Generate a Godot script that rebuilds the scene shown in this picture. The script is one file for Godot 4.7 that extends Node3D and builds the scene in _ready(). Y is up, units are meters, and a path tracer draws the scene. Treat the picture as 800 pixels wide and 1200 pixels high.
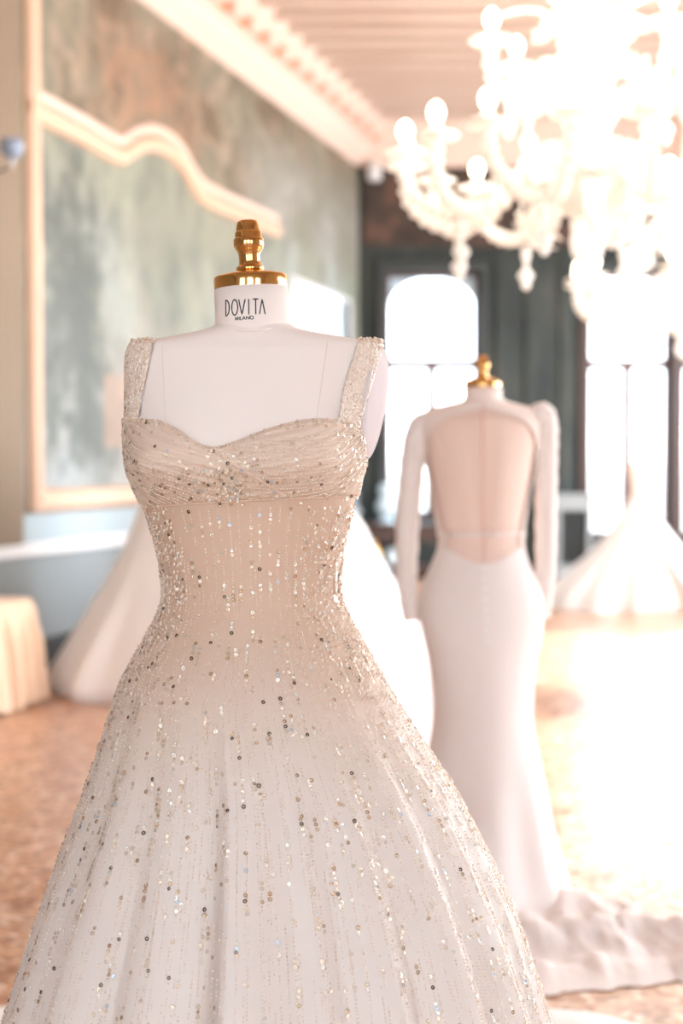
extends Node3D
# A bridal show room in an old palace: a sequinned gown on a dress form in front, a sheer gown behind it, white glass chandeliers, painted walls.
# The camera looks along -Z, y is up, metres.

var rng := RandomNumberGenerator.new()
var M := {}
var none: Callable   # no function
const WALL_A := 4.42      # left wall: x = -WALL_A - WALL_K * z
const WALL_K := 0.288
const FAR_Z := -16.0
const NEAR_Z := 3.6
const RIGHT_X := 5.4
const CEIL_Y := 5.16


func _ready() -> void:
	rng.seed = 7
	# ---------- camera ----------
	var cam := Camera3D.new()
	cam.name = "camera"
	var ca := CameraAttributesPhysical.new()
	ca.frustum_focal_length = 33.333
	ca.frustum_focus_distance = 1.89
	ca.exposure_aperture = 1.75
	ca.frustum_near = 0.05
	ca.frustum_far = 100.0
	cam.attributes = ca
	cam.fov = 39.598
	cam.position = Vector3(0, 1.28, 0)
	cam.rotation_degrees = Vector3(-1.89, 0, 0)
	add_child(cam)
	cam.current = true
	# ---------- sky, exposure ----------
	var sky := ProceduralSkyMaterial.new()
	sky.sky_top_color = Color(0.80, 0.90, 1.0)
	sky.sky_horizon_color = Color(0.95, 0.98, 1.0)
	sky.ground_bottom_color = Color(0.80, 0.85, 0.88)
	sky.ground_horizon_color = Color(0.93, 0.96, 0.98)
	sky.sky_energy_multiplier = 2.4
	sky.ground_energy_multiplier = 1.9
	var we := WorldEnvironment.new()
	we.name = "environment"
	var env := Environment.new()
	env.background_mode = Environment.BG_SKY
	env.sky = Sky.new()
	env.sky.sky_material = sky
	env.tonemap_mode = Environment.TONE_MAPPER_LINEAR
	env.tonemap_exposure = 1.2
	env.sdfgi_enabled = true
	env.ssao_enabled = true
	env.ssil_enabled = true
	we.environment = env
	add_child(we)
	# ---------- daylight entering by the windows ----------
	var day := Color(0.95, 0.98, 1.0)
	for z in [-4.4, -8.4, -13.6]:
		area_light("window_daylight", Vector3(RIGHT_X - 0.02, 2.1, z), Vector3(-1, -0.6, 0), Vector2(2.9 if z > -9.0 else 1.9, 3.0), 10.0 if z > -5.0 else 32.0, day)
	var sun := DirectionalLight3D.new()
	sun.name = "sun"
	sun.light_color = Color(0.98, 0.985, 1.0)
	sun.light_energy = 4.6
	sun.light_angular_distance = 7.0
	sun.shadow_enabled = true
	sun.sky_mode = DirectionalLight3D.SKY_MODE_LIGHT_ONLY
	add_child(sun)
	sun.look_at_from_position(Vector3(10, 8, 0), Vector3(10, 8, 0) + Vector3(-1.0, -0.72, -0.28), Vector3.UP)
	for x in [-2.6, 0.0, 2.6]:
		area_light("window_daylight", Vector3(x, 2.2, NEAR_Z - 0.02), Vector3(0, -0.05, -1), Vector2(1.5, 2.9), 2.2, Color(0.94, 0.97, 1.0))
	materials()
	room()
	far_wall()
	left_wall()
	ceiling()
	front_form()
	front_gown()
	back_form_and_gown()
	far_gowns()
	bench()
	window_corner()
	chandeliers()
	small_things()


func area_light(called: String, at: Vector3, dir: Vector3, size: Vector2, energy: float, color: Color) -> void:
	var l := AreaLight3D.new()
	l.name = called
	l.area_size = size
	l.light_energy = energy
	l.light_color = color
	l.shadow_enabled = true
	l.area_range = 40.0
	l.area_attenuation = 2.0
	add_child(l, true)
	l.look_at_from_position(at, at + dir, Vector3.UP)


# ================= helpers =================
func mat(called: String, c: Color, rough := 0.8, metal := 0.0) -> StandardMaterial3D:
	var m := StandardMaterial3D.new()
	m.resource_name = called
	m.albedo_color = c
	m.roughness = rough
	m.metallic = metal
	M[called] = m
	return m


func noise(seed_: int, freq: float, type := FastNoiseLite.TYPE_SIMPLEX_SMOOTH, oct := 4) -> FastNoiseLite:
	var n := FastNoiseLite.new()
	n.seed = seed_
	n.frequency = freq
	n.noise_type = type
	n.fractal_octaves = oct
	return n


func noise_tex(n: FastNoiseLite, stops: Array, size := 512, normal := false, bump := 4.0) -> NoiseTexture2D:
	var t := NoiseTexture2D.new()
	t.width = size
	t.height = size
	t.seamless = true
	t.noise = n
	if normal:
		t.as_normal_map = true
		t.bump_strength = bump
	if stops.size():
		var g := Gradient.new()
		g.offsets = PackedFloat32Array(stops.map(func(s): return s[0]))
		g.colors = PackedColorArray(stops.map(func(s): return s[1]))
		t.color_ramp = g
	return t


func materials() -> void:
	var weave := noise_tex(noise(3, 0.09, FastNoiseLite.TYPE_SIMPLEX, 3), [], 512, true, 3.0)
	for spec in [["ivory_tulle", Color(1, 1, 1), 0.62], ["linen", Color(0.97, 0.915, 0.875), 0.85], ["white_tulle", Color(0.985, 0.98, 0.975), 0.85],
			["sheer_lace", Color(0.975, 0.925, 0.895), 0.8], ["illusion_mesh", Color(0.955, 0.84, 0.775), 0.8], ["bench_cloth", Color(0.88, 0.76, 0.65), 0.85], ["lace_net", Color(0.965, 0.895, 0.85), 0.8], ["plate_cover", Color(0.86, 0.80, 0.79), 0.7]]:
		var m := mat(spec[0], spec[1], spec[2])
		m.normal_enabled = true
		m.normal_texture = weave
		m.normal_scale = 0.10
		m.uv1_triplanar = true
		m.uv1_scale = Vector3.ONE * 12.0
		m.rim_enabled = true
		m.rim = 0.35
		m.rim_tint = 0.3
	M.ivory_tulle.vertex_color_use_as_albedo = true
	M.white_tulle.backlight_enabled = true
	M.white_tulle.backlight = Color(0.5, 0.5, 0.5)
	M.sheer_lace.backlight_enabled = true
	M.sheer_lace.backlight = Color(0.4, 0.4, 0.4)
	mat("gold", Color(0.94, 0.74, 0.47), 0.12, 1.0)
	mat("ink", Color(0.05, 0.045, 0.045), 0.6)
	mat("plate_edge", Color(0.78, 0.62, 0.50), 0.6)
	var sq := mat("sequin_film", Color.WHITE, 0.18, 0.42)
	sq.vertex_color_use_as_albedo = true
	sq.clearcoat_enabled = true
	sq.clearcoat = 0.8
	sq.clearcoat_roughness = 0.08
	var bd := mat("glass_bead", Color.WHITE, 0.12, 0.0)
	bd.vertex_color_use_as_albedo = true
	bd.metallic_specular = 0.9
	var mg := mat("milk_glass", Color(0.99, 0.99, 0.985), 0.18)
	mg.metallic_specular = 0.6
	mg.backlight_enabled = true
	mg.backlight = Color(1.0, 0.99, 0.97)
	var bulb := mat("bulb_glow", Color(1, 0.95, 0.88), 0.4)
	bulb.emission_enabled = true
	bulb.emission = Color(1.0, 0.93, 0.82)
	bulb.emission_energy_multiplier = 9.0
	mat("dark_wood", Color(0.27, 0.20, 0.18), 0.5)
	mat("window_frame", Color(0.36, 0.25, 0.23), 0.5)
	mat("white_paint", Color(0.86, 0.87, 0.88), 0.5)
	mat("grey_paint", Color(0.56, 0.59, 0.60), 0.6)
	mat("grille", Color(0.20, 0.225, 0.23), 0.7)
	mat("frosted_globe", Color(0.80, 0.88, 0.92), 0.25)
	mat("pale_glaze", Color(0.72, 0.80, 0.86), 0.4)
	mat("steel", Color(0.7, 0.72, 0.74), 0.3, 1.0)
	mat("mirror_glass", Color(0.93, 0.95, 0.96), 0.12, 1.0)
	mat("lamp_blue", Color(0.55, 0.62, 0.72), 0.2)
	var pane := mat("pane_glass", Color(0.97, 0.99, 1.0, 0.04), 0.02)
	pane.transparency = BaseMaterial3D.TRANSPARENCY_ALPHA
	# plaster of the far wall: dark grey green, uneven
	var fw := mat("green_plaster", Color(1, 1, 1), 0.75)
	fw.albedo_texture = noise_tex(noise(11, 0.006, FastNoiseLite.TYPE_SIMPLEX_SMOOTH, 5), [[0.0, Color(0.13, 0.16, 0.16)], [0.5, Color(0.19, 0.22, 0.215)], [1.0, Color(0.28, 0.285, 0.265)]])
	fw.uv1_triplanar = true
	fw.uv1_world_triplanar = true
	fw.uv1_scale = Vector3(0.6, 0.25, 0.6)
	var br := mat("brown_fresco", Color(1, 1, 1), 0.75)
	br.albedo_texture = noise_tex(noise(12, 0.008, FastNoiseLite.TYPE_SIMPLEX_SMOOTH, 5), [[0.0, Color(0.18, 0.15, 0.13)], [0.5, Color(0.27, 0.22, 0.19)], [0.7, Color(0.38, 0.27, 0.23)], [1.0, Color(0.31, 0.27, 0.22)]])
	br.uv1_triplanar = true
	br.uv1_world_triplanar = true
	br.uv1_scale = Vector3(0.4, 0.4, 0.4)
	mat("plain_plaster", Color(0.80, 0.75, 0.70), 0.85)
	# terrazzo
	var fl := mat("terrazzo", Color(1, 1, 1), 0.30)
	var cell := noise(21, 0.035, FastNoiseLite.TYPE_CELLULAR, 1)
	cell.cellular_return_type = FastNoiseLite.RETURN_CELL_VALUE
	cell.fractal_type = FastNoiseLite.FRACTAL_NONE
	fl.albedo_texture = noise_tex(cell, [[0.0, Color(0.64, 0.43, 0.30)], [0.3, Color(0.78, 0.58, 0.45)], [0.6, Color(0.85, 0.67, 0.54)], [0.85, Color(0.91, 0.79, 0.69)], [1.0, Color(0.97, 0.91, 0.86)]], 1024)
	fl.uv1_triplanar = true
	fl.uv1_world_triplanar = true
	fl.uv1_scale = Vector3.ONE * 1.2
	fl.detail_enabled = true
	fl.detail_blend_mode = BaseMaterial3D.BLEND_MODE_MUL
	fl.detail_albedo = noise_tex(noise(22, 0.012), [[0.0, Color(0.78, 0.72, 0.68)], [0.5, Color(0.95, 0.93, 0.91)], [1.0, Color(1, 1, 1)]])
	# ceiling wood and plaster
	var bw := mat("painted_beam", Color(1, 1, 1), 0.7)
	bw.albedo_texture = noise_tex(noise(31, 0.01), [[0.0, Color(0.74, 0.65, 0.59)], [1.0, Color(0.82, 0.76, 0.72)]])
	bw.uv1_triplanar = true
	bw.uv1_world_triplanar = true
	bw.uv1_scale = Vector3(0.1, 1.0, 1.0)
	mat("ceiling_board", Color(0.79, 0.60, 0.45), 0.8)
	mat("pink_stucco", Color(0.88, 0.79, 0.74), 0.75)
	mat("orange_recess", Color(0.80, 0.50, 0.27), 0.8)
	mat("peach_moulding", Color(0.84, 0.72, 0.63), 0.65)
	mat("taupe_pilaster", Color(0.50, 0.44, 0.37), 0.75)
	mat("blue_marble", Color(0.63, 0.69, 0.72), 0.5)
	mat("dado_grey", Color(0.52, 0.55, 0.56), 0.6)


func new_st() -> SurfaceTool:
	var st := SurfaceTool.new()
	st.begin(Mesh.PRIMITIVE_TRIANGLES)
	return st


func finish(st: SurfaceTool) -> ArrayMesh:
	st.generate_normals()
	return st.commit()


func obj(called: String, mesh: Mesh, m: Material, parent: Node = self) -> MeshInstance3D:
	var o := MeshInstance3D.new()
	o.name = called
	o.mesh = mesh
	o.material_override = m
	parent.add_child(o, true)
	return o


func thing(called: String, label: String, category: String, at := Vector3.ZERO, group := "") -> Node3D:
	var o := Node3D.new()
	o.name = called
	o.position = at
	add_child(o, true)
	tag(o, label, category, group)
	return o


func tag(o: Node, label: String, category: String, group := "") -> Node:
	o.set_meta("label", label)
	o.set_meta("category", category)
	if group:
		o.set_meta("group", group)
	return o


func struct(called: String, mesh: Mesh, m: Material) -> MeshInstance3D:
	var o := obj(called, mesh, m)
	o.set_meta("kind", "structure")
	return o


# a grid of points f(i, j); i = 0..nr, j = 0..nc ; one smooth sheet, coloured by c(i, j) if given
func sheet(st: SurfaceTool, nr: int, nc: int, f: Callable, col := none, flip := false) -> void:
	st.set_smooth_group(1)
	var pts := PackedVector3Array()
	pts.resize((nr + 1) * (nc + 1))
	var cols := PackedColorArray()
	cols.resize(pts.size())
	var tinted := col.is_valid()
	for i in nr + 1:
		for j in nc + 1:
			var k := i * (nc + 1) + j
			pts[k] = f.call(i, j)
			if tinted:
				cols[k] = col.call(i, j)
	for i in nr:
		for j in nc:
			var a := i * (nc + 1) + j
			var q := [a, a + 1, a + nc + 2, a, a + nc + 2, a + nc + 1]
			if flip:
				q = [a, a + nc + 2, a + 1, a, a + nc + 1, a + nc + 2]
			for k in q:
				if tinted:
					st.set_color(cols[k])
				st.add_vertex(pts[k])


func lathe(st: SurfaceTool, prof: Array, segs: int, xf := Transform3D(), wob := none) -> void:
	sheet(st, prof.size() - 1, segs, func(i: int, j: int):
		var t := TAU * j / segs if j < segs else 0.0
		var r: float = prof[i][0]
		if wob.is_valid():
			r *= wob.call(t, i)
		return xf * Vector3(r * cos(t), prof[i][1], r * sin(t)), none, true)


func tube(st: SurfaceTool, pts: Array, rad, sides := 8, caps := true) -> void:
	var n := pts.size()
	var up := Vector3.UP
	var rings := []
	for i in n:
		var a: Vector3 = pts[maxi(i - 1, 0)]
		var b: Vector3 = pts[mini(i + 1, n - 1)]
		var d := (b - a).normalized()
		if i == 0:
			up = Vector3.RIGHT if absf(d.y) > 0.9 else Vector3.UP
		var s := d.cross(up).normalized()
		up = s.cross(d).normalized()
		var r: float = rad[i] if rad is Array else rad
		var ring := PackedVector3Array()
		for k in sides:
			var t := TAU * k / sides
			ring.append(pts[i] + (s * cos(t) + up * sin(t)) * r)
		rings.append(ring)
	sheet(st, n - 1, sides, func(i: int, j: int): return rings[i][j % sides], none, true)
	if caps:
		st.set_smooth_group(-1)
		for k in sides:
			var k2 := (k + 1) % sides
			for v in [pts[0], rings[0][k], rings[0][k2]]:
				st.add_vertex(v)
			for v in [pts[n - 1], rings[n - 1][k2], rings[n - 1][k]]:
				st.add_vertex(v)


# a box with small chamfered edges, between lo and hi, moved by xf
func box(st: SurfaceTool, lo: Vector3, hi: Vector3, xf := Transform3D(), ch := 0.0) -> void:
	st.set_smooth_group(-1)
	var c := (lo + hi) / 2.0
	var h := (hi - lo) / 2.0
	ch = minf(ch, 0.45 * minf(h.x, minf(h.y, h.z)))
	for ax in 3:
		for s in [-1.0, 1.0]:
			var u := (ax + 1) % 3
			var w := (ax + 2) % 3
			var q := []
			for e in [[-1, -1], [1, -1], [1, 1], [-1, 1]]:
				var p := Vector3.ZERO
				p[ax] = s * h[ax]
				p[u] = e[0] * (h[u] - ch)
				p[w] = e[1] * (h[w] - ch)
				q.append(xf * (c + p))
			quad(st, q, s > 0)
			if ch > 0.0:
				for s2 in [-1.0, 1.0]:
					var e1 := Vector3.ZERO
					e1[ax] = s * h[ax]; e1[u] = s2 * (h[u] - ch)
					var e2 := Vector3.ZERO
					e2[ax] = s * (h[ax] - ch); e2[u] = s2 * h[u]
					var a1 := e1; var a2 := e1; var b1 := e2; var b2 := e2
					a1[w] = -(h[w] - ch); a2[w] = h[w] - ch; b1[w] = -(h[w] - ch); b2[w] = h[w] - ch
					quad(st, [xf * (c + a1), xf * (c + a2), xf * (c + b2), xf * (c + b1)], s * s2 < 0)


func quad(st: SurfaceTool, q: Array, flip := false) -> void:
	for k in ([0, 2, 1, 0, 3, 2] if flip else [0, 1, 2, 0, 2, 3]):
		st.add_vertex(q[k])


func box_mesh(lo: Vector3, hi: Vector3, xf := Transform3D(), ch := 0.0) -> ArrayMesh:
	var st := new_st()
	box(st, lo, hi, xf, ch)
	return finish(st)


func sst(a: float, b: float, x: float) -> float:
	var t := clampf((x - a) / (b - a), 0.0, 1.0)
	return t * t * (3.0 - 2.0 * t)


# smooth interpolation in a table of rows [key, v1, v2, ...] sorted by key, rising
func table(rows: Array, x: float) -> Array:
	var n := rows.size()
	if x <= rows[0][0]:
		return rows[0].slice(1)
	if x >= rows[n - 1][0]:
		return rows[n - 1].slice(1)
	var i := 0
	while x > rows[i + 1][0]:
		i += 1
	var p0: Array = rows[maxi(i - 1, 0)]
	var p1: Array = rows[i]
	var p2: Array = rows[i + 1]
	var p3: Array = rows[mini(i + 2, n - 1)]
	var h: float = p2[0] - p1[0]
	var t: float = (x - p1[0]) / h
	var out := []
	for k in range(1, p1.size()):
		var m1: float = (p2[k] - p0[k]) / (p2[0] - p0[0]) * h
		var m2: float = (p3[k] - p1[k]) / (p3[0] - p1[0]) * h
		var t2 := t * t
		var t3 := t2 * t
		out.append((2 * t3 - 3 * t2 + 1) * p1[k] + (t3 - 2 * t2 + t) * m1 + (-2 * t3 + 3 * t2) * p2[k] + (t3 - t2) * m2)
	return out


func lut(rows: Array, lo: float, hi: float, step: float) -> Array:
	var out := []
	var x := lo
	while x <= hi + step:
		out.append(PackedFloat32Array(table(rows, x)))
		x += step
	return out


func look(l: Array, x: float, lo: float, step: float, k: int) -> float:
	var f := clampf((x - lo) / step, 0.0, l.size() - 1.001)
	var i := int(f)
	return lerpf(l[i][k], l[i + 1][k], f - i)


# ================= the room =================
func wall_x(z: float) -> float:
	return -WALL_A - WALL_K * z


# point on the left wall: distance z along the room (z negative forwards), height y, d out of the wall
func on_wall(z: float, y: float, d := 0.0) -> Vector3:
	return Vector3(wall_x(z), y, z) + Vector3(0.961, 0, 0.277) * d


# upright wall with rectangular openings, in local x (along) and y (up), thickness t towards local -z
func pierced(st: SurfaceTool, x0: float, x1: float, y1: float, t: float, holes: Array, xf: Transform3D) -> void:
	var x := x0
	for h in holes:
		box(st, Vector3(x, 0, -t), Vector3(h[0], y1, 0), xf)
		if h[2] > 0.0:
			box(st, Vector3(h[0], 0, -t), Vector3(h[1], h[2], 0), xf)
		box(st, Vector3(h[0], h[3], -t), Vector3(h[1], y1, 0), xf)
		x = h[1]
	box(st, Vector3(x, 0, -t), Vector3(x1, y1, 0), xf)


# a window in local coordinates of its wall: frame, mullions and panes as parts
func window(n: int, h: Array, bars_y: Array, split: bool, xf: Transform3D, transom: float) -> Node3D:
	var w := Node3D.new()
	w.name = "window_%d" % n
	w.set_meta("kind", "structure")
	w.transform = xf
	add_child(w, true)
	var f := 0.055
	var z0 := -0.20
	var z1 := -0.12
	obj("frame", box_mesh(Vector3(h[0], h[2], z0), Vector3(h[0] + f, h[3], z1), Transform3D(), 0.008), M.window_frame, w)
	obj("frame", box_mesh(Vector3(h[1] - f, h[2], z0), Vector3(h[1], h[3], z1), Transform3D(), 0.008), M.window_frame, w)
	obj("frame", box_mesh(Vector3(h[0] + f, h[3] - f, z0), Vector3(h[1] - f, h[3], z1), Transform3D(), 0.008), M.window_frame, w)
	obj("frame", box_mesh(Vector3(h[0] + f, h[2], z0), Vector3(h[1] - f, h[2] + f, z1), Transform3D(), 0.008), M.window_frame, w)
	obj("transom", box_mesh(Vector3(h[0] + f, transom - 0.055, z0), Vector3(h[1] - f, transom + 0.055, z1), Transform3D(), 0.006), M.window_frame, w)
	var mid: float = (h[0] + h[1]) / 2.0
	obj("pane", box_mesh(Vector3(h[0] + f, transom + 0.055, -0.163), Vector3(h[1] - f, h[3] - f, -0.157)), M.pane_glass, w)
	if split:
		obj("mullion", box_mesh(Vector3(mid - 0.055, h[2] + f, z0), Vector3(mid + 0.055, transom - 0.055, z1), Transform3D(), 0.006), M.window_frame, w)
		obj("pane", box_mesh(Vector3(h[0] + f, h[2] + f, -0.163), Vector3(mid - 0.055, transom - 0.055, -0.157)), M.pane_glass, w)
		obj("pane", box_mesh(Vector3(mid + 0.055, h[2] + f, -0.163), Vector3(h[1] - f, transom - 0.055, -0.157)), M.pane_glass, w)
	else:
		obj("pane", box_mesh(Vector3(h[0] + f, h[2] + f, -0.163), Vector3(h[1] - f, transom - 0.055, -0.157)), M.pane_glass, w)
	return w


func room() -> void:
	struct("floor", box_mesh(Vector3(-6.2, -0.2, FAR_Z - 0.4), Vector3(RIGHT_X + 0.4, 0, NEAR_Z + 0.4)), M.terrazzo)
	# right wall: local x runs along -z ... seen from inside it faces -x
	var xr := Transform3D(Basis(Vector3(0, 0, 1), Vector3.UP, Vector3(-1, 0, 0)), Vector3(RIGHT_X, 0, 0))
	var holes := []
	for z in [-13.6, -8.4, -4.4]:
		var half := 1.5 if z > -9.0 else 1.0
		holes.append([z - half, z + half, 0.5, 3.7])
	var st := new_st()
	pierced(st, FAR_Z, NEAR_Z, CEIL_Y, 0.35, holes, xr)
	struct("wall_right", finish(st), M.plain_plaster)
	for k in holes.size():
		window(10 + k, holes[k], [], true, xr, 2.6)
	# wall behind the camera
	var xb := Transform3D(Basis(Vector3(-1, 0, 0), Vector3.UP, Vector3(0, 0, -1)), Vector3(0, 0, NEAR_Z))
	holes = []
	for x in [-2.6, 0.0, 2.6]:
		holes.append([x - 0.8, x + 0.8, 0.6, 3.7])
	st = new_st()
	pierced(st, -RIGHT_X, 5.9, CEIL_Y, 0.35, holes, xb)
	struct("wall_back", finish(st), M.plain_plaster)
	for k in holes.size():
		window(20 + k, holes[k], [], true, xb, 2.6)


func far_wall() -> void:
	var xf := Transform3D(Basis(), Vector3(0, 0, FAR_Z))
	var holes := [[0.49, 1.55, 0.70, 3.44], [2.76, 3.71, 0.47, 3.44], [3.82, 4.78, 0.47, 3.44]]
	var st := new_st()
	pierced(st, -0.2, RIGHT_X + 0.3, CEIL_Y, 0.4, holes, xf)
	struct("wall_far", finish(st), M.green_plaster)
	for k in 3:
		window(1 + k, holes[k], [], true, xf, 2.42)
	# painted brown frieze above, raised a little
	st = new_st()
	box(st, Vector3(0.25, 3.72, 0), Vector3(RIGHT_X, 4.62, 0.03), xf, 0.01)
	struct("trim_1", finish(st), M.brown_fresco)
	# narrow upright wall strips between the windows, and dark red window surrounds
	for s in [[1.72, 1.98], [2.06, 2.36], [2.44, 2.62]]:
		st = new_st()
		box(st, Vector3(s[0], 0.9, 0), Vector3(s[1], 3.70, 0.035), xf, 0.012)
		struct("trim_2", finish(st), M.green_plaster)
	for s in [[0.40, 0.49, M.grille], [1.55, 1.64, M.grille], [2.66, 2.76, M.dark_wood]]:
		st = new_st()
		box(st, Vector3(s[0], 0.0, 0), Vector3(s[1], 3.56, 0.07), xf, 0.015)
		struct("trim_3", finish(st), s[2])
	for s in [[0.40, 1.64], [2.66, 4.86]]:
		st = new_st()
		box(st, Vector3(s[0], 3.44, 0), Vector3(s[1], 3.56, 0.09), xf, 0.015)
		struct("trim_3", finish(st), M.grille)
	st = new_st()
	box(st, Vector3(3.71, 0.4, -0.1), Vector3(3.82, 3.44, 0.06), xf, 0.01)
	struct("trim_3", finish(st), M.dark_wood)
	st = new_st()
	box(st, Vector3(0.25, 0.0, 0), Vector3(RIGHT_X, 0.16, 0.04), xf, 0.01)
	struct("baseboard_far", finish(st), M.dark_wood)
	# arched head of the first window: two pale corner panels
	for s in [-1.0, 1.0]:
		st = new_st()
		var pts := []
		for k in 13:
			var t := PI / 2 * k / 12.0
			pts.append(Vector2(0.475 * cos(t), 0.33 * sin(t)))
		for k in 12:
			for z in [-0.11, -0.09]:
				var o := Vector3(1.02 + s * 0.475, 3.385, z)
				var a := Vector3(1.02 + s * pts[k].x, 3.055 + pts[k].y, z)
				var b := Vector3(1.02 + s * pts[k + 1].x, 3.055 + pts[k + 1].y, z)
				for v in [o, a, b]:
					st.add_vertex(xf * v)
		obj("arch_corner", finish(st), M.pale_glaze, get_node("window_1")).transform = xf.affine_inverse()


# the painted left wall: a landscape mural with trees under a warm scroll border, worn with age
func mural_texture(z0: float, z1: float, y0: float, y1: float) -> ImageTexture:
	var w := 1024
	var h := 640
	var im := Image.create(w, h, false, Image.FORMAT_RGB8)
	var n1 := noise(41, 1.1)
	var n2 := noise(42, 4.5)
	var n3 := noise(43, 0.45)
	var n4 := noise(44, 2.2)
	for py in h:
		var y := lerpf(y1, y0, (py + 0.5) / h)
		for px in w:
			var z := lerpf(z0, z1, (px + 0.5) / w)
			var a := n1.get_noise_2d(z, y)
			var b := n2.get_noise_2d(z, y)
			var c := n3.get_noise_2d(z, y)
			var d := n4.get_noise_2d(z, y * 0.6)
			# border zone above: olive and brown with pale scrolls
			var col := Color(0.56, 0.55, 0.48).lerp(Color(0.46, 0.40, 0.32), clampf(0.4 + a * 1.4 + (y - 4.3) * 0.6, 0, 1))
			var scroll := clampf((absf(sin(z * 2.3 + a * 4.0 + y * 1.5)) - 0.72) * 3.0 + b * 0.5, 0, 1)
			col = col.lerp(Color(0.80, 0.71, 0.63), scroll * 0.5)
			var pk := exp(-pow((z - 10.4) / 0.9, 2.0) - pow((y - 3.95) / 0.4, 2.0))
			col = col.lerp(Color(0.68, 0.53, 0.43), clampf(pk * (0.75 + b), 0, 1))
			# landscape field
			var sky := Color(0.68, 0.70, 0.63).lerp(Color(0.72, 0.76, 0.77), clampf((2.9 - y) * 0.6 + c, 0, 1))
			sky = sky.lerp(Color(0.53, 0.56, 0.52), clampf(d * 1.2 + 0.05, 0, 0.55))
			sky = sky.lerp(Color(0.80, 0.72, 0.66), clampf(exp(-pow((z - 10.2) / 0.8, 2.0) - pow((y - 1.7) / 0.5, 2.0)) * 0.6 + a * 0.3, 0, 0.7))
			for tr in [[9.25, 2.35, 0.55, 1.05, 0.95], [10.75, 2.6, 0.5, 0.7, 0.35], [12.4, 2.3, 0.7, 0.9, 0.45], [9.6, 1.55, 0.5, 0.35, 0.8]]:
				var q: float = 1.25 - sqrt(pow((z - tr[0]) / tr[2], 2.0) + pow((y - tr[1]) / tr[3], 2.0)) + b * 0.7 + d * 0.5
				sky = sky.lerp(Color(0.37, 0.40, 0.375), clampf(q * 1.1, 0, 1) * tr[4] * 0.95)
			if z > 9.7 and z < 10.05 and y < 1.9 and y > 1.4:
				sky = sky.lerp(Color(0.85, 0.66, 0.55), 0.5)
			var oval := pow((z - 14.3) / 0.75, 2.0) + pow((y - 2.9) / 1.1, 2.0)
			sky = sky.lerp(Color(0.82, 0.86, 0.87), clampf(1.3 - absf(oval - 0.8) * 3.0, 0, 1) * 0.6)
			var top := 3.36
			if z > 9.95 and z < 11.4:
				top = 3.36 + 0.2 * sst(9.95, 10.35, z) * sst(11.4, 11.0, z)
			var fld := sst(top + 0.12, top - 0.02, y + b * 0.05) * sst(8.5, 8.75, z) * sst(1.02, 1.1, y)
			# towards the far corner the border becomes the same faded green grey
			col = col.lerp(Color(0.60, 0.60, 0.54).lerp(Color(0.70, 0.70, 0.68), clampf(0.5 + a, 0, 1)), sst(11.8, 13.2, z) * sst(4.6, 3.9, y))
			col = (col * 0.86).lerp(sky * 0.80, fld)
			col = col * (1.0 + 0.10 * b)
			im.set_pixel(px, py, col)
	return ImageTexture.create_from_image(im)


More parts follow.
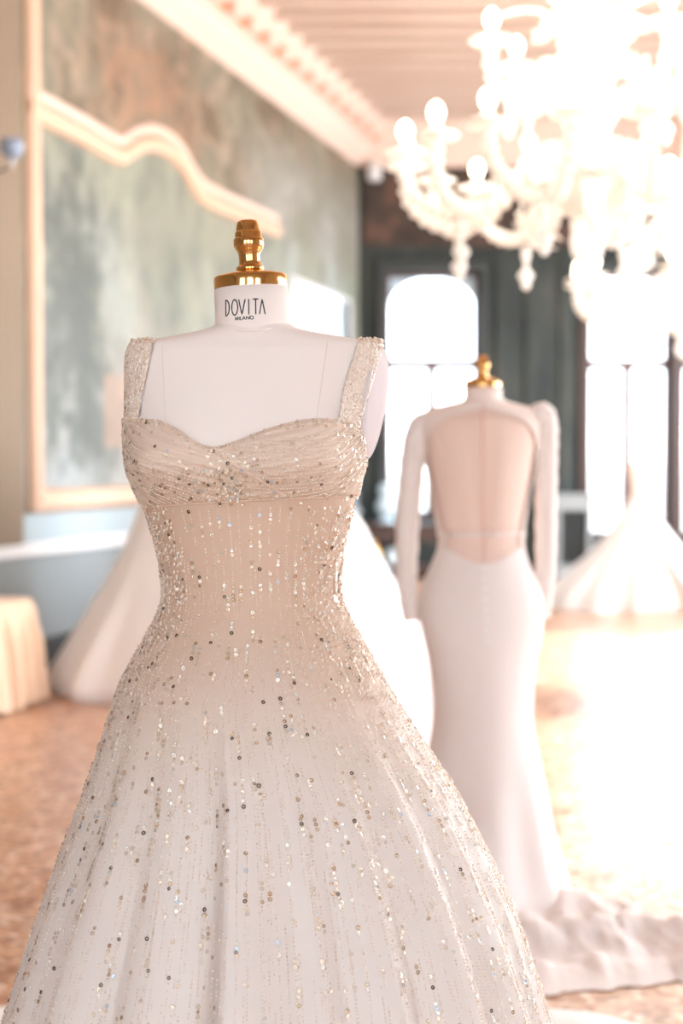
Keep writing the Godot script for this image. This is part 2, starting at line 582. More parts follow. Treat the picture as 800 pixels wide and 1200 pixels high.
func left_wall() -> void:
	# wall body
	var st := new_st()
	var L := func(z: float) -> float: return -z * 1.0407
	# local frame: x along the wall going forwards, origin at z = 0
	var dir := Vector3(WALL_K, 0, -1).normalized()
	var xf := Transform3D(Basis(dir, Vector3.UP, dir.cross(Vector3.UP).normalized()), Vector3(-WALL_A, 0, 0))
	pierced(st, L.call(NEAR_Z), L.call(FAR_Z - 0.3), CEIL_Y, 0.35, [], xf)
	struct("wall_left", finish(st), M.taupe_pilaster)
	# painted plaster skin that carries the mural, 12 mm thick
	var z0 := 8.1
	var z1 := 15.96
	var y0 := 0.92
	var y1 := 4.66
	var mm := mat("mural", Color(1, 1, 1), 0.55)
	mm.albedo_texture = mural_texture(z0, z1, y0, y1)
	st = new_st()
	for r in [[z0, z1, y0, y1]]:
		for d in [0.0, 0.012]:
			var c := [[r[0], r[2]], [r[1], r[2]], [r[1], r[3]], [r[0], r[3]]]
			for k in ([0, 1, 2, 0, 2, 3] if d == 0.0 else [0, 2, 1, 0, 3, 2]):
				var p: Array = c[k]
				st.set_uv(Vector2((p[0] - z0) / (z1 - z0), (y1 - p[1]) / (y1 - y0)))
				st.add_vertex(on_wall(-p[0], p[1], d))
	struct("trim_4", finish(st), mm)
	# warm moulding round the landscape field
	var top := [[8.66, 3.44], [9.4, 3.43], [9.95, 3.42], [10.15, 3.52], [10.45, 3.62], [10.75, 3.64], [11.0, 3.60], [11.2, 3.5], [11.4, 3.42], [12.2, 3.42], [13.3, 3.44]]
	for off in [[0.0, 0.062, 0.05], [0.11, 0.04, 0.035]]:
		st = new_st()
		var pts := []
		for k in 80:
			var z := lerpf(8.66, 13.2, k / 79.0)
			pts.append(on_wall(-z, table(top, z)[0] + off[0], 0.015))
		tube(st, pts, off[1], 8)
		struct("trim_5", finish(st), M.peach_moulding if off[0] == 0.0 else M.pink_stucco)
	st = new_st()
	for z in [8.72]:
		tube(st, [on_wall(-z, 1.0, 0.015), on_wall(-z, 4.6, 0.015)], 0.068, 8)
	struct("trim_5", finish(st), M.peach_moulding)
	st = new_st()
	tube(st, [on_wall(-8.72, 1.06, 0.015), on_wall(-9.7, 1.06, 0.015), on_wall(-13.2, 1.06, 0.015)], 0.075, 8)
	struct("trim_5", finish(st), M.peach_moulding)
	# dado: marbled band, white rail, lower panel
	var band := func(za: float, zb: float, ya: float, yb: float, d: float, ch: float) -> ArrayMesh:
		var s := new_st()
		box(s, Vector3(L.call(-za), ya, 0.0), Vector3(L.call(-zb), yb, d), xf, ch)
		return finish(s)
	struct("trim_6", band.call(8.55, 15.9, 0.80, 0.98, 0.02, 0.004), M.blue_marble)
	struct("trim_7", band.call(-3.0, 15.9, 0.72, 0.805, 0.06, 0.02), M.white_paint)
	struct("trim_8", band.call(-3.0, 15.9, 0.20, 0.72, 0.025, 0.004), M.dado_grey)
	struct("baseboard_left", band.call(-3.0, 15.9, 0.0, 0.2, 0.05, 0.012), M.grille)
	# tall mirror near the corner, in a thin frame; it throws back the window beside it
	var mi := thing("wall_mirror", "tall mirror on the painted wall near the far corner, bright with the window's reflection", "mirror", on_wall(-14.6, 1.62, 0.012))
	mi.basis = xf.basis
	obj("glass", box_mesh(Vector3(-0.98, 0.03, 0.0), Vector3(0.98, 1.42, 0.02)), M.mirror_glass, mi)
	for e in [[-1.02, -0.98, 0.0, 1.46], [0.98, 1.02, 0.0, 1.46], [-0.98, 0.98, 0.0, 0.03], [-0.98, 0.98, 1.42, 1.46]]:
		obj("frame", box_mesh(Vector3(e[0], e[2], 0.0), Vector3(e[1], e[3], 0.03), Transform3D(), 0.004), M.white_paint, mi)
	struct("trim_9", band.call(7.2, 8.55, 0.8, 4.66, 0.06, 0.02), M.taupe_pilaster)


func ceiling() -> void:
	struct("ceiling", box_mesh(Vector3(-6.2, CEIL_Y, FAR_Z - 0.4), Vector3(RIGHT_X + 0.4, CEIL_Y + 0.25, NEAR_Z + 0.4)), M.ceiling_board)
	var cl := get_node("ceiling")
	# close set painted beams across the room
	var z := FAR_Z + 0.75
	while z < NEAR_Z - 0.2:
		obj("beam", box_mesh(Vector3(wall_x(z) + 0.25, CEIL_Y - 0.19, z - 0.085), Vector3(RIGHT_X - 0.02, CEIL_Y, z + 0.085), Transform3D(), 0.018), M.painted_beam, cl)
		z += 0.37
	# cornice along the left wall: swept profile
	var prof := [[0.0, 4.60], [0.06, 4.60], [0.07, 4.66], [0.13, 4.69], [0.18, 4.76], [0.19, 4.80], [0.27, 4.80], [0.27, 4.90], [0.36, 4.92], [0.41, 4.97], [0.46, 5.03], [0.46, 5.08], [0.40, 5.16], [0.0, 5.16]]
	var st := new_st()
	for k in prof.size() - 1:
		quad(st, [on_wall(FAR_Z, prof[k][1], prof[k][0]), on_wall(NEAR_Z, prof[k][1], prof[k][0]), on_wall(NEAR_Z, prof[k + 1][1], prof[k + 1][0]), on_wall(FAR_Z, prof[k + 1][1], prof[k + 1][0])])
	var co := struct("trim_10", finish(st), M.pink_stucco)
	st = new_st()
	var rec := box_mesh(Vector3(-0.1, -0.06, 0), Vector3(0.1, 0.06, 0.02))
	# dentils and the warm recess they stand in
	st = new_st()
	quad(st, [on_wall(FAR_Z, 4.81, 0.272), on_wall(-8.0, 4.81, 0.272), on_wall(-8.0, 4.90, 0.272), on_wall(FAR_Z, 4.90, 0.272)])
	quad(st, [on_wall(FAR_Z, 4.81, 0.275), on_wall(FAR_Z, 4.90, 0.275), on_wall(-8.0, 4.90, 0.275), on_wall(-8.0, 4.81, 0.275)])
	obj("recess", finish(st), M.orange_recess, co)
	var dm := box_mesh(Vector3(-0.10, 0, 0), Vector3(0.10, 0.1, 0.085), Transform3D(), 0.012)
	var dir := Vector3(WALL_K, 0, -1).normalized()
	z = -8.6
	while z > FAR_Z + 0.5:
		var o := obj("dentil", dm, M.pink_stucco, co)
		o.transform = Transform3D(Basis(dir, Vector3.UP, dir.cross(Vector3.UP).normalized()), on_wall(z, 4.805, 0.272))
		z -= 0.40
	# cornice on the far wall
	st = new_st()
	for k in prof.size() - 1:
		var q := []
		for e in [[0.1, k], [RIGHT_X, k], [RIGHT_X, k + 1], [0.1, k + 1]]:
			q.append(Vector3(e[0], prof[e[1]][1], FAR_Z + prof[e[1]][0]))
		quad(st, q)
	struct("trim_11", finish(st), M.pink_stucco)


# ================= front dress form and gown =================
const FZ := -2.0
var form_rows := [
	[1.20, -0.128, 0.132, 0.092, 0.090], [1.28, -0.1337, 0.155, 0.100, 0.100], [1.31, -0.1325, 0.163, 0.104, 0.106], [1.346, -0.1288, 0.169, 0.100, 0.106],
	[1.394, -0.1239, 0.1735, 0.086, 0.100], [1.4295, -0.120, 0.1765, 0.072, 0.086], [1.4397, -0.119, 0.175, 0.068, 0.080], [1.4497, -0.118, 0.168, 0.062, 0.074],
	[1.456, -0.1185, 0.140, 0.059, 0.070], [1.462, -0.120, 0.108, 0.056, 0.066], [1.468, -0.122, 0.076, 0.053, 0.062], [1.4745, -0.123, 0.0555, 0.050, 0.058], [1.480, -0.1235, 0.051, 0.048, 0.054]]
# height, centre x, half width, depth in front, depth behind
var gown_rows := [
	[0.0, -0.089, 0.585, 0.52, 0.60], [0.25, -0.0887, 0.478, 0.44, 0.50], [0.4846, -0.0887, 0.390, 0.365, 0.42], [0.5091, -0.0887, 0.3814, 0.358, 0.41], [0.5828, -0.0886, 0.3579, 0.336, 0.385], [0.6563, -0.0897, 0.332, 0.312, 0.355],
	[0.7052, -0.092, 0.3124, 0.292, 0.33], [0.7601, -0.0956, 0.2891, 0.270, 0.30], [0.815, -0.0997, 0.2641, 0.246, 0.272], [0.8636, -0.1069, 0.2397, 0.222, 0.245],
	[0.9122, -0.1158, 0.216, 0.198, 0.217], [0.9728, -0.1242, 0.1868, 0.166, 0.185], [1.0212, -0.1247, 0.1608, 0.138, 0.152], [1.0453, -0.1246, 0.1475, 0.122, 0.134],
	[1.0695, -0.1246, 0.1354, 0.109, 0.118], [1.0876, -0.1251, 0.1275, 0.101, 0.106], [1.1057, -0.1257, 0.1257, 0.097, 0.100], [1.1539, -0.1274, 0.1298, 0.096, 0.096],
	[1.19, -0.1285, 0.1381, 0.098, 0.098], [1.226, -0.1302, 0.1483, 0.101, 0.102], [1.262, -0.1338, 0.159, 0.105, 0.106], [1.28, -0.1337, 0.1637, 0.107, 0.108],
	[1.31, -0.1325, 0.1672, 0.108, 0.110], [1.3459, -0.1288, 0.1719, 0.106, 0.110]]
var form_lut := []
var gown_lut := []
var fold_lut := PackedFloat32Array()
# neckline height by angle (0 = viewer's right, 90 = towards the viewer)
var neckline := [[-95.0, 1.28], [-30.0, 1.282], [-5.0, 1.283], [8.0, 1.290], [20.0, 1.318], [32.0, 1.334], [48.0, 1.341], [64.0, 1.341], [80.0, 1.328], [93.0, 1.311], [100.7, 1.3045], [108.0, 1.311], [117.0, 1.328], [128.0, 1.340], [145.0, 1.343], [165.0, 1.345], [178.0, 1.338], [190.0, 1.30], [205.0, 1.285], [270.0, 1.28]]


func form_point(y: float, t: float, out := 0.0) -> Vector3:
	var a := look(form_lut, y, 1.18, 0.002, 1) + out
	var b := look(form_lut, y, 1.18, 0.002, 2 if sin(t) > 0 else 3) + out
	return Vector3(look(form_lut, y, 1.18, 0.002, 0) + a * cos(t), y, FZ + b * sin(t) + bust(y, t) * 0.55 * maxf(sin(t), 0.0))


func bust(y: float, t: float) -> float:
	var v := exp(-pow((y - 1.283) / (0.058 if y > 1.283 else 0.034), 2.0))
	if v < 0.002:
		return 0.0
	var out := 0.0
	for c in [2.18, 1.16]:
		out += exp(-pow(angle_difference(t, c) / 0.43, 2.0))
	return 0.040 * v * out


func fold(t: float) -> float:
	var f := fposmod(t, TAU) / TAU * 1440.0
	var i := int(f)
	return lerpf(fold_lut[i % 1440], fold_lut[(i + 1) % 1440], f - i)


func gown_point(y: float, t: float, out := 0.0) -> Vector3:
	var a := look(gown_lut, y, -0.01, 0.002, 1) + out
	var s := sin(t)
	var c := cos(t)
	var b := look(gown_lut, y, -0.01, 0.002, 2 if s > 0 else 3) + out
	var r := bust(y, t)
	if y < 1.06:
		var amp := 0.042 * sst(1.04, 0.48, y)
		r += amp * (fold(t) - 0.5) * (0.15 + 0.85 * absf(s))
	return Vector3(look(gown_lut, y, -0.01, 0.002, 0) + (a + r) * c, y, FZ + (b + r) * s)


func gown_normal(y: float, t: float) -> Vector3:
	var p := gown_point(y, t)
	return (gown_point(y, t - 0.012) - p).cross(gown_point(y + 0.003, t) - p).normalized()


func neck_y(t: float) -> float:
	var d := rad_to_deg(t)
	if d > 270.0:
		d -= 360.0
	return table(neckline, d)[0]


func cup_base(t: float) -> float:
	return 1.226 + 0.006 * sin(t) + 0.008 * cos(t)


func front_form() -> void:
	form_lut = lut(form_rows, 1.18, 1.482, 0.002)
	gown_lut = lut(gown_rows, -0.01, 1.36, 0.002)
	var f := thing("dress_form", "cream linen dress form with lettered neck and gold finial, wearing the sequinned gown", "dress form", Vector3(-0.1235, 0, FZ))
	var back := -f.position
	var st := new_st()
	var ys := []
	var y := 1.20
	while y < 1.43:
		ys.append(y)
		y += 0.006
	while y < 1.481:
		ys.append(y)
		y += 0.0015
	ys.append(1.4815)
	sheet(st, ys.size() - 1, 160, func(i: int, j: int): return form_point(ys[i], TAU * (j % 160) / 160.0))
	obj("torso", finish(st), M.linen, f).position = back
	# sewn princess seams: fine cords lying on the linen
	st = new_st()
	var sm := mat("seam_thread", Color(0.92, 0.85, 0.80), 0.9)
	for s in [[-0.235, -0.246], [-0.036, -0.019]]:
		st = new_st()
		var pts := []
		for k in 26:
			var yy := lerpf(1.325, 1.448, k / 25.0)
			var fx: float = lerpf(s[0], s[1], k / 25.0)
			var tt := acos(clampf((fx - look(form_lut, yy, 1.18, 0.002, 0)) / look(form_lut, yy, 1.18, 0.002, 1), -0.99, 0.99))
			pts.append(form_point(yy, tt, 0.0001))
		tube(st, pts, 0.0005, 6)
		obj("seam", finish(st), sm, f).position = back
		# oval cover plates at the armholes
	for s in [1.0, -1.0]:
		var pl := new_st()
		lathe(pl, [[0.0, 0.012], [0.6, 0.012], [0.90, 0.010], [0.93, 0.0085], [0.97, 0.010], [1.0, 0.006], [1.0, -0.010], [0.0, -0.014]], 48)
		var o := obj("armhole_plate", finish(pl), M.plate_cover, f)
		var nrm := Vector3(s * 0.985, -0.16, 0.31 if s > 0 else 0.05).normalized()
		var up := Vector3(s * 0.12, 0.99, 0.0)
		up = (up - nrm * up.dot(nrm)).normalized()
		var sd := up.cross(nrm).normalized()
		o.transform = Transform3D(Basis(up * 0.080, nrm, sd * 0.056), Vector3(-0.122 + s * (0.160 if s > 0 else 0.148), 1.366, FZ - 0.004) + back)
		var rim := new_st()
		var rp := []
		for k in 25:
			var t: float = s * PI * (k - 1.5) / 21.0
			rp.append(Vector3(1.0 * cos(t), 0, 1.0 * sin(t)))
		var pts2 := []
		for p in rp:
			pts2.append(Basis(up * 0.080, nrm, sd * 0.056) * (p * 1.05))
		tube(rim, pts2, 0.0045, 8)
		obj("plate_rim", finish(rim), M.plate_edge, f).position = Vector3(-0.122 + s * (0.160 if s > 0 else 0.148), 1.366, FZ - 0.004) + back
	# neck, piping, lettering, cap and finial lean together
	var tilt := Transform3D(Basis(Vector3.BACK, deg_to_rad(3.0)), Vector3(-0.1235, 1.4705, FZ) + back)
	st = new_st()
	lathe(st, [[0.0535, -0.012], [0.0528, 0.0], [0.0522, 0.02], [0.0518, 0.056], [0.03, 0.057], [0.0, 0.057]], 72)
	obj("neck", finish(st), M.linen, f).transform = tilt
	st = new_st()
	var pp := []
	for k in 73:
		var t := TAU * k / 72.0
		pp.append(Vector3(0.0555 * cos(t), 0.0005 - 0.0075 * maxf(sin(t), -0.4) , 0.0555 * sin(t) + 0.001))
	tube(st, pp, 0.0023, 8, false)
	obj("neck_piping", finish(st), M.linen, f).transform = tilt
	st = new_st()
	lathe(st, [[0.0, 0.052], [0.0500, 0.052], [0.0512, 0.0530], [0.0515, 0.0545], [0.0515, 0.0715], [0.0508, 0.0728], [0.0495, 0.0736], [0.046, 0.0750], [0.030, 0.0785], [0.019, 0.0808], [0.0, 0.082]], 96)
	obj("neck_cap", finish(st), M.gold, f).transform = tilt
	st = new_st()
	var fin := []
	for q in [[320.5, 15.5], [319, 16], [317.5, 13.2], [316, 13.4], [315.2, 15.6], [313, 16.2], [310.8, 15.6], [310, 13.6], [309, 12.9], [304, 12.3], [298, 12.4], [295, 13.0], [291, 15.4], [288, 17.0], [286, 17.6], [279, 17.6], [278.2, 17.0], [277.6, 15.9], [277, 15.6], [271, 15.5], [270.2, 15.0], [269.8, 14.2], [269, 14.0], [264, 13.3], [259.5, 12.2], [258, 11.2], [257.2, 9.6], [257, 0.0]]:
		fin.append([q[1] / 833.0, (383.0 - q[0]) / 833.0])
	lathe(st, fin, 64)
	obj("finial", finish(st), M.gold, f).transform = tilt
	obj("lettering", neck_letters(), M.ink, f).transform = tilt
	# pole and foot inside the skirt
	st = new_st()
	lathe(st, [[0.0, 0.03], [0.20, 0.028], [0.21, 0.015], [0.21, 0.0], [0.0, 0.0]], 40, Transform3D(Basis(), Vector3(0, 0, 0)))
	lathe(st, [[0.016, 0.02], [0.016, 1.22], [0.0, 1.22]], 20)
	obj("stand", finish(st), M.gold, f)


# the maker's name on the neck, in thin strokes that follow its curve
func neck_letters() -> ArrayMesh:
	var st := new_st()
	var arc := func(cx: float, cy: float, rx: float, ry: float, a0: float, a1: float) -> Array:
		var p := []
		for k in 25:
			var t := deg_to_rad(lerpf(a0, a1, k / 24.0))
			p.append([cx + rx * cos(t), cy + ry * sin(t)])
		return p
	var strokes := []
	var top := 770.0
	var bot := 898.0
	strokes.append([[181, top], [181, bot]])
	strokes.append([[181, top]] + arc.call(184, 834, 27, 64, -90, 90) + [[181, bot]])
	strokes.append(arc.call(257, 833, 25, 64, 0, 360))
	strokes.append([[291, top], [318, bot - 2], [345, top - 2]])
	strokes.append([[375, top - 2], [376, bot - 4]])
	strokes.append([[409, top - 3], [456, top - 4]])
	strokes.append([[433, top - 3], [435, bot - 6]])
	strokes.append([[466, bot - 8], [488, top - 5], [514, bot - 9]])
	var small := [[[263, 941], [264, 913], [274, 938], [284, 911], [286, 939]], [[295, 911], [296, 939]], [[305, 910], [306, 938], [320, 937]], [[322, 937], [334, 909], [347, 936]], [[327, 928], [342, 927]],
		[[356, 936], [356, 908], [380, 934], [380, 906]], arc.call(401, 919, 14, 14, 0, 360)]
	var n_big := strokes.size()
	strokes.append_array(small)
	for s in strokes.size():
		var pts := []
		var src: Array = strokes[s]
		for k in src.size() - 1:
			for m in 6:
				var f := m / 6.0
				pts.append(Vector2(lerpf(src[k][0], src[k + 1][0], f), lerpf(src[k][1], src[k + 1][1], f)))
		pts.append(Vector2(src[-1][0], src[-1][1]))
		var out := []
		for p in pts:
			var dx: float = p.x / 7.27 + 240.0 - 297.0
			var dy: float = 383.0 - (p.y / 7.27 + 245.0)
			var lx := dx * 0.9986 + dy * 0.0523
			var ly := -dx * 0.0523 + dy * 0.9986
			var ph := asin(clampf(lx / 44.5, -1, 1)) + 0.061
			out.append(Vector3(0.0523 * sin(ph), ly / 830.0 - 0.0035, 0.0523 * cos(ph)))
		tube(st, out, 0.00088 if s < n_big else 0.00062, 6)
	return finish(st)


func gown_color(y: float, t: float) -> Color:
	# nude lining shows through one layer of net on the bodice, several layers of net pale the skirt
	var tan_ := Color(0.845, 0.715, 0.615)
	var pale := Color(0.895, 0.84, 0.795)
	var cup := Color(0.89, 0.79, 0.71)
	var k := sst(1.12, 0.80, y + 0.025 * sin(3.0 * t + 0.6) + 0.02 * cos(t))
	return (tan_.lerp(pale, k) if y < 1.222 else tan_.lerp(cup, sst(1.222, 1.27, y))).srgb_to_linear()


func front_gown() -> void:
	fold_lut.resize(1441)
	var ridges := [[98, 1.0, 3.2, 12], [138, 1.0, 3.4, 12], [157, 0.8, 4, 8], [173, 0.8, 4, 7], [118, 0.45, 8, 8], [79, 0.4, 7, 6], [63, 0.7, 10, 3.4], [45, 0.8, 9, 3.4], [28, 0.6, 8, 4], [13, 0.6, 6, 6]]
	for k in 9:
		ridges.append([195 + k * 19.5, 0.9, 5, 7])
	for i in 1441:
		var d := i / 4.0
		var v := 0.0
		for r in ridges:
			var x := wrapf(d - r[0], -180.0, 180.0)
			v = maxf(v, r[1] * exp(-pow(x / (r[2] if x > 0 else r[3]), 2.0))) + 0.15 * r[1] * exp(-pow(x / 9.0, 2.0))
		fold_lut[i] = v
	var g := thing("wedding_gown", "ivory gown covered in gold sequin strings, with sweetheart neck and wide straps", "wedding gown", Vector3(-0.1, 0, FZ))
	var back := -g.position
	var T: Material = M.ivory_tulle
	# cups: from the sweetheart edge to the underbust seam, with slanting pleats
	var st := new_st()
	var NC := 420
	var cup := func(i: int, j: int, nr: int, out: float) -> Vector3:
		var t := TAU * (j % NC) / NC
		var f := float(i) / nr
		var y := lerpf(neck_y(t) , cup_base(t), f)
		var o: float = out + 0.004 * sst(0.0, 0.06, f) * sst(1.0, 0.93, f)
		o += 0.0011 * sin(pleat(y, t)) * sst(0.0, 0.1, f) * sst(1.0, 0.9, f)
		return gown_point(y, t, o)
	sheet(st, 110, NC, func(i: int, j: int): return cup.call(i, j, 110, 0.001), func(i: int, j: int):
		var t := TAU * (j % NC) / NC
		return gown_color(lerpf(neck_y(t), cup_base(t), i / 110.0), t), true)
	sheet(st, 3, NC, func(i: int, j: int): return cup.call(0, j, 110, 0.001 - 0.002 * i) - Vector3(0, 0.001 * i * i, 0), func(i: int, j: int): return Color(0.86, 0.74, 0.66).srgb_to_linear())
	obj("cups", finish(st), T, g).position = back
	# edge of the wrapped cup crossing from the dip of the neckline
	st = new_st()
	var pts := []
	for k in 30:
		var f := k / 29.0
		var t := lerpf(1.76, 1.22, f)
		pts.append(gown_point(lerpf(neck_y(1.76) - 0.004, cup_base(1.22) + 0.004, pow(f, 0.9)), t, 0.004))
	sheet_tube(st, pts, 0.0026, Color(0.88, 0.76, 0.67))
	pts = []
	for k in 121:
		var t := TAU * k / 120.0
		pts.append(gown_point(cup_base(t), t, 0.0015))
	sheet_tube(st, pts, 0.0013, Color(0.86, 0.74, 0.65))
	obj("seam", finish(st), T, g).position = back
	# bodice
	st = new_st()
	sheet(st, 50, 300, func(i: int, j: int):
		var t := TAU * (j % 300) / 300.0
		return gown_point(lerpf(cup_base(t), 1.085, i / 50.0), t), func(i: int, j: int):
		var t := TAU * (j % 300) / 300.0
		return gown_color(lerpf(cup_base(t), 1.085, i / 50.0), t), true)
	obj("bodice", finish(st), T, g).position = back
	# skirt
	st = new_st()
	sheet(st, 130, 640, func(i: int, j: int):
		return gown_point(1.087 - 1.085 * pow(i / 130.0, 1.0), TAU * (j % 640) / 640.0), func(i: int, j: int): return gown_color(1.087 - 1.085 * i / 130.0, TAU * (j % 640) / 640.0), true)
	obj("skirt", finish(st), T, g).position = back
	# train: net spread out on the floor behind and to both sides
	st = new_st()
	sheet(st, 24, 120, func(i: int, j: int):
		var t := TAU * (j % 120) / 120.0
		var f := i / 24.0
		var rx := lerpf(0.45, 1.02 if cos(t) > 0 else 1.25, f)
		var rz := lerpf(0.45, 0.80, f) if sin(t) > 0 else lerpf(0.45, 1.38, f)
		var wob := 1.0 + 0.03 * sin(5 * t + 1.0) + 0.02 * sin(11 * t)
		var y := 0.012 + (0.03 + 0.025 * sin(17 * t + 3 * sin(3 * t))) * sst(1.0, 0.75, f)
		var cc := signf(cos(t)) * pow(absf(cos(t)), 0.62)
		return Vector3(-0.05 + rx * wob * cc, y if f < 1.0 else 0.001, FZ + rz * wob * sin(t) * (1.0 + 0.12 * f * maxf(0.0, -cc))), func(i: int, j: int): return Color(0.95, 0.92, 0.90).srgb_to_linear(), true)
	obj("train", finish(st), T, g).position = back
	straps(g)
	sparkle(g)


func sheet_tube(st: SurfaceTool, pts: Array, r: float, c: Color) -> void:
	st.set_color(c.srgb_to_linear())
	tube(st, pts, r, 8, false)


func pleat(y: float, t: float) -> float:
	var d := angle_difference(1.70, t)   # > 0 on the viewer's left cup
	if d > 0:
		return (y - 1.23 + 0.055 * (1.0 - d)) * 520.0
	return (y - 1.23 - 0.03 * d * d + 0.018 * d) * 520.0


func strap_edges(s: float, f: float) -> Array:
	# x of the inner and outer edge of a strap, by f = 0 at the neckline .. 1 at the shoulder
	if s > 0:
		return table([[0.0, -0.006, 0.0245], [0.22, -0.001, 0.0310], [0.42, 0.0025, 0.0395], [0.62, 0.0094, 0.0455], [1.0, 0.0234, 0.0585]], f)
	return [lerpf(-0.279, -0.2575, f), -0.31]


func strap_point(s: float, f: float, w: float, back: bool, out: float) -> Vector3:
	# f: 0 neckline .. 1 shoulder
	var y := lerpf(1.330 if s > 0 else 1.338, 1.4475, f)
	var e := strap_edges(s, f)
	var x := lerpf(e[0], e[1], w)
	var cx := look(form_lut, y, 1.18, 0.002, 0)
	var a := look(form_lut, y, 1.18, 0.002, 1) + 0.004
	var c := clampf((x - cx) / a, -0.998, 0.998)
	var t := acos(c)
	var p := form_point(y, -t if back else t, out)
	var round_ := sqrt(maxf(0.0, 1.0 - pow(2.0 * w - 1.0, 8.0)))
	return Vector3(cx + a * c, y + 0.002 * f, p.z + (-0.002 if back else 0.002) * round_)


func straps(g: Node3D) -> void:
	for s in [1.0, -1.0]:
		var st := new_st()
		var n := 60
		var surf := func(i: int, j: int, out: float) -> Vector3:
			var u := 2.0 * i / n
			var w := j / 12.0
			var p: Vector3
			if u <= 0.97:
				p = strap_point(s, u / 0.97, w, false, out)
			elif u >= 1.03:
				p = strap_point(s, (2.0 - u) / 0.97, w, true, out)
			else:
				var a := strap_point(s, 1.0, w, false, out)
				var b := strap_point(s, 1.0, w, true, out)
				var f := (u - 0.97) / 0.06
				p = a.lerp(b, f) + Vector3(0, 0.004 * sin(PI * f), 0)
			return p
		sheet(st, n, 12, func(i: int, j: int): return surf.call(i, j, 0.004), func(i: int, j: int): return Color(0.94, 0.88, 0.84).srgb_to_linear(), s > 0)
		sheet(st, n, 12, func(i: int, j: int): return surf.call(i, j, 0.001), func(i: int, j: int): return Color(0.88, 0.78, 0.71).srgb_to_linear(), s < 0)
		obj("strap", finish(st), M.ivory_tulle, g).position = -g.position


var seq_xf: Array[Transform3D] = []
var seq_col: Array[Color] = []
var bead_xf: Array[Transform3D] = []
var bead_col: Array[Color] = []


func put_sequin(p: Vector3, n: Vector3, size := 1.0) -> void:
	var tilt := 0.16
	n = (n + Vector3(rng.randfn(0, tilt), rng.randfn(0, tilt), rng.randfn(0, tilt))).normalized()
	var s := n.cross(Vector3(0.3, 1, 0.2)).normalized()
	var k := size * rng.randf_range(0.85, 1.1)
	seq_xf.append(Transform3D(Basis(s * k, n * k, s.cross(n) * k), p + n * 0.0012))
	var r := rng.randf()
	var c := Color(0.98, 0.88, 0.77)
	if r < 0.06:
		c = Color(0.40, 0.30, 0.21)
	elif r < 0.24:
		c = Color(0.80, 0.66, 0.51)
	elif r < 0.26:
		c = Color(0.86, 0.91, 0.95)
	elif r < 0.60:
		c = Color(1.0, 0.95, 0.88)
	seq_col.append(c.srgb_to_linear())


func put_bead(p: Vector3, n: Vector3, along: Vector3, size := 1.0) -> void:
	var s := n.cross(along).normalized()
	var k := size * rng.randf_range(0.8, 1.2)
	bead_xf.append(Transform3D(Basis(s * k, along.normalized() * k * 1.5, n * k), p + n * 0.0008))
	var c := Color(0.96, 0.90, 0.84).lerp(Color(0.86, 0.72, 0.60), rng.randf() * 0.6)
	bead_col.append(c.srgb_to_linear())


# a string of beads with runs of sequins, along points f(s), s in metres from a to b
func string_of(f: Callable, nf: Callable, a: float, b: float, dens: Callable, bead_dens := 0.75) -> void:
	var s := a
	var run := 0
	var gap := 0
	while s < b:
		var p: Vector3 = f.call(s)
		var n: Vector3 = nf.call(s)
		var along: Vector3 = f.call(s + 0.002) - p
		if run > 0:
			put_sequin(p, n)
			run -= 1
			s += 0.0058
			continue
		if rng.randf() < dens.call(s) * 0.0042:
			run = 1 + int(rng.randf() * rng.randf() * 5.0)
			continue
		if gap > 0:
			gap -= 1
		elif rng.randf() < 0.04:
			gap = 3 + rng.randi() % 10
		elif rng.randf() < bead_dens:
			put_bead(p, n, along, 0.85)
		s += 0.0042


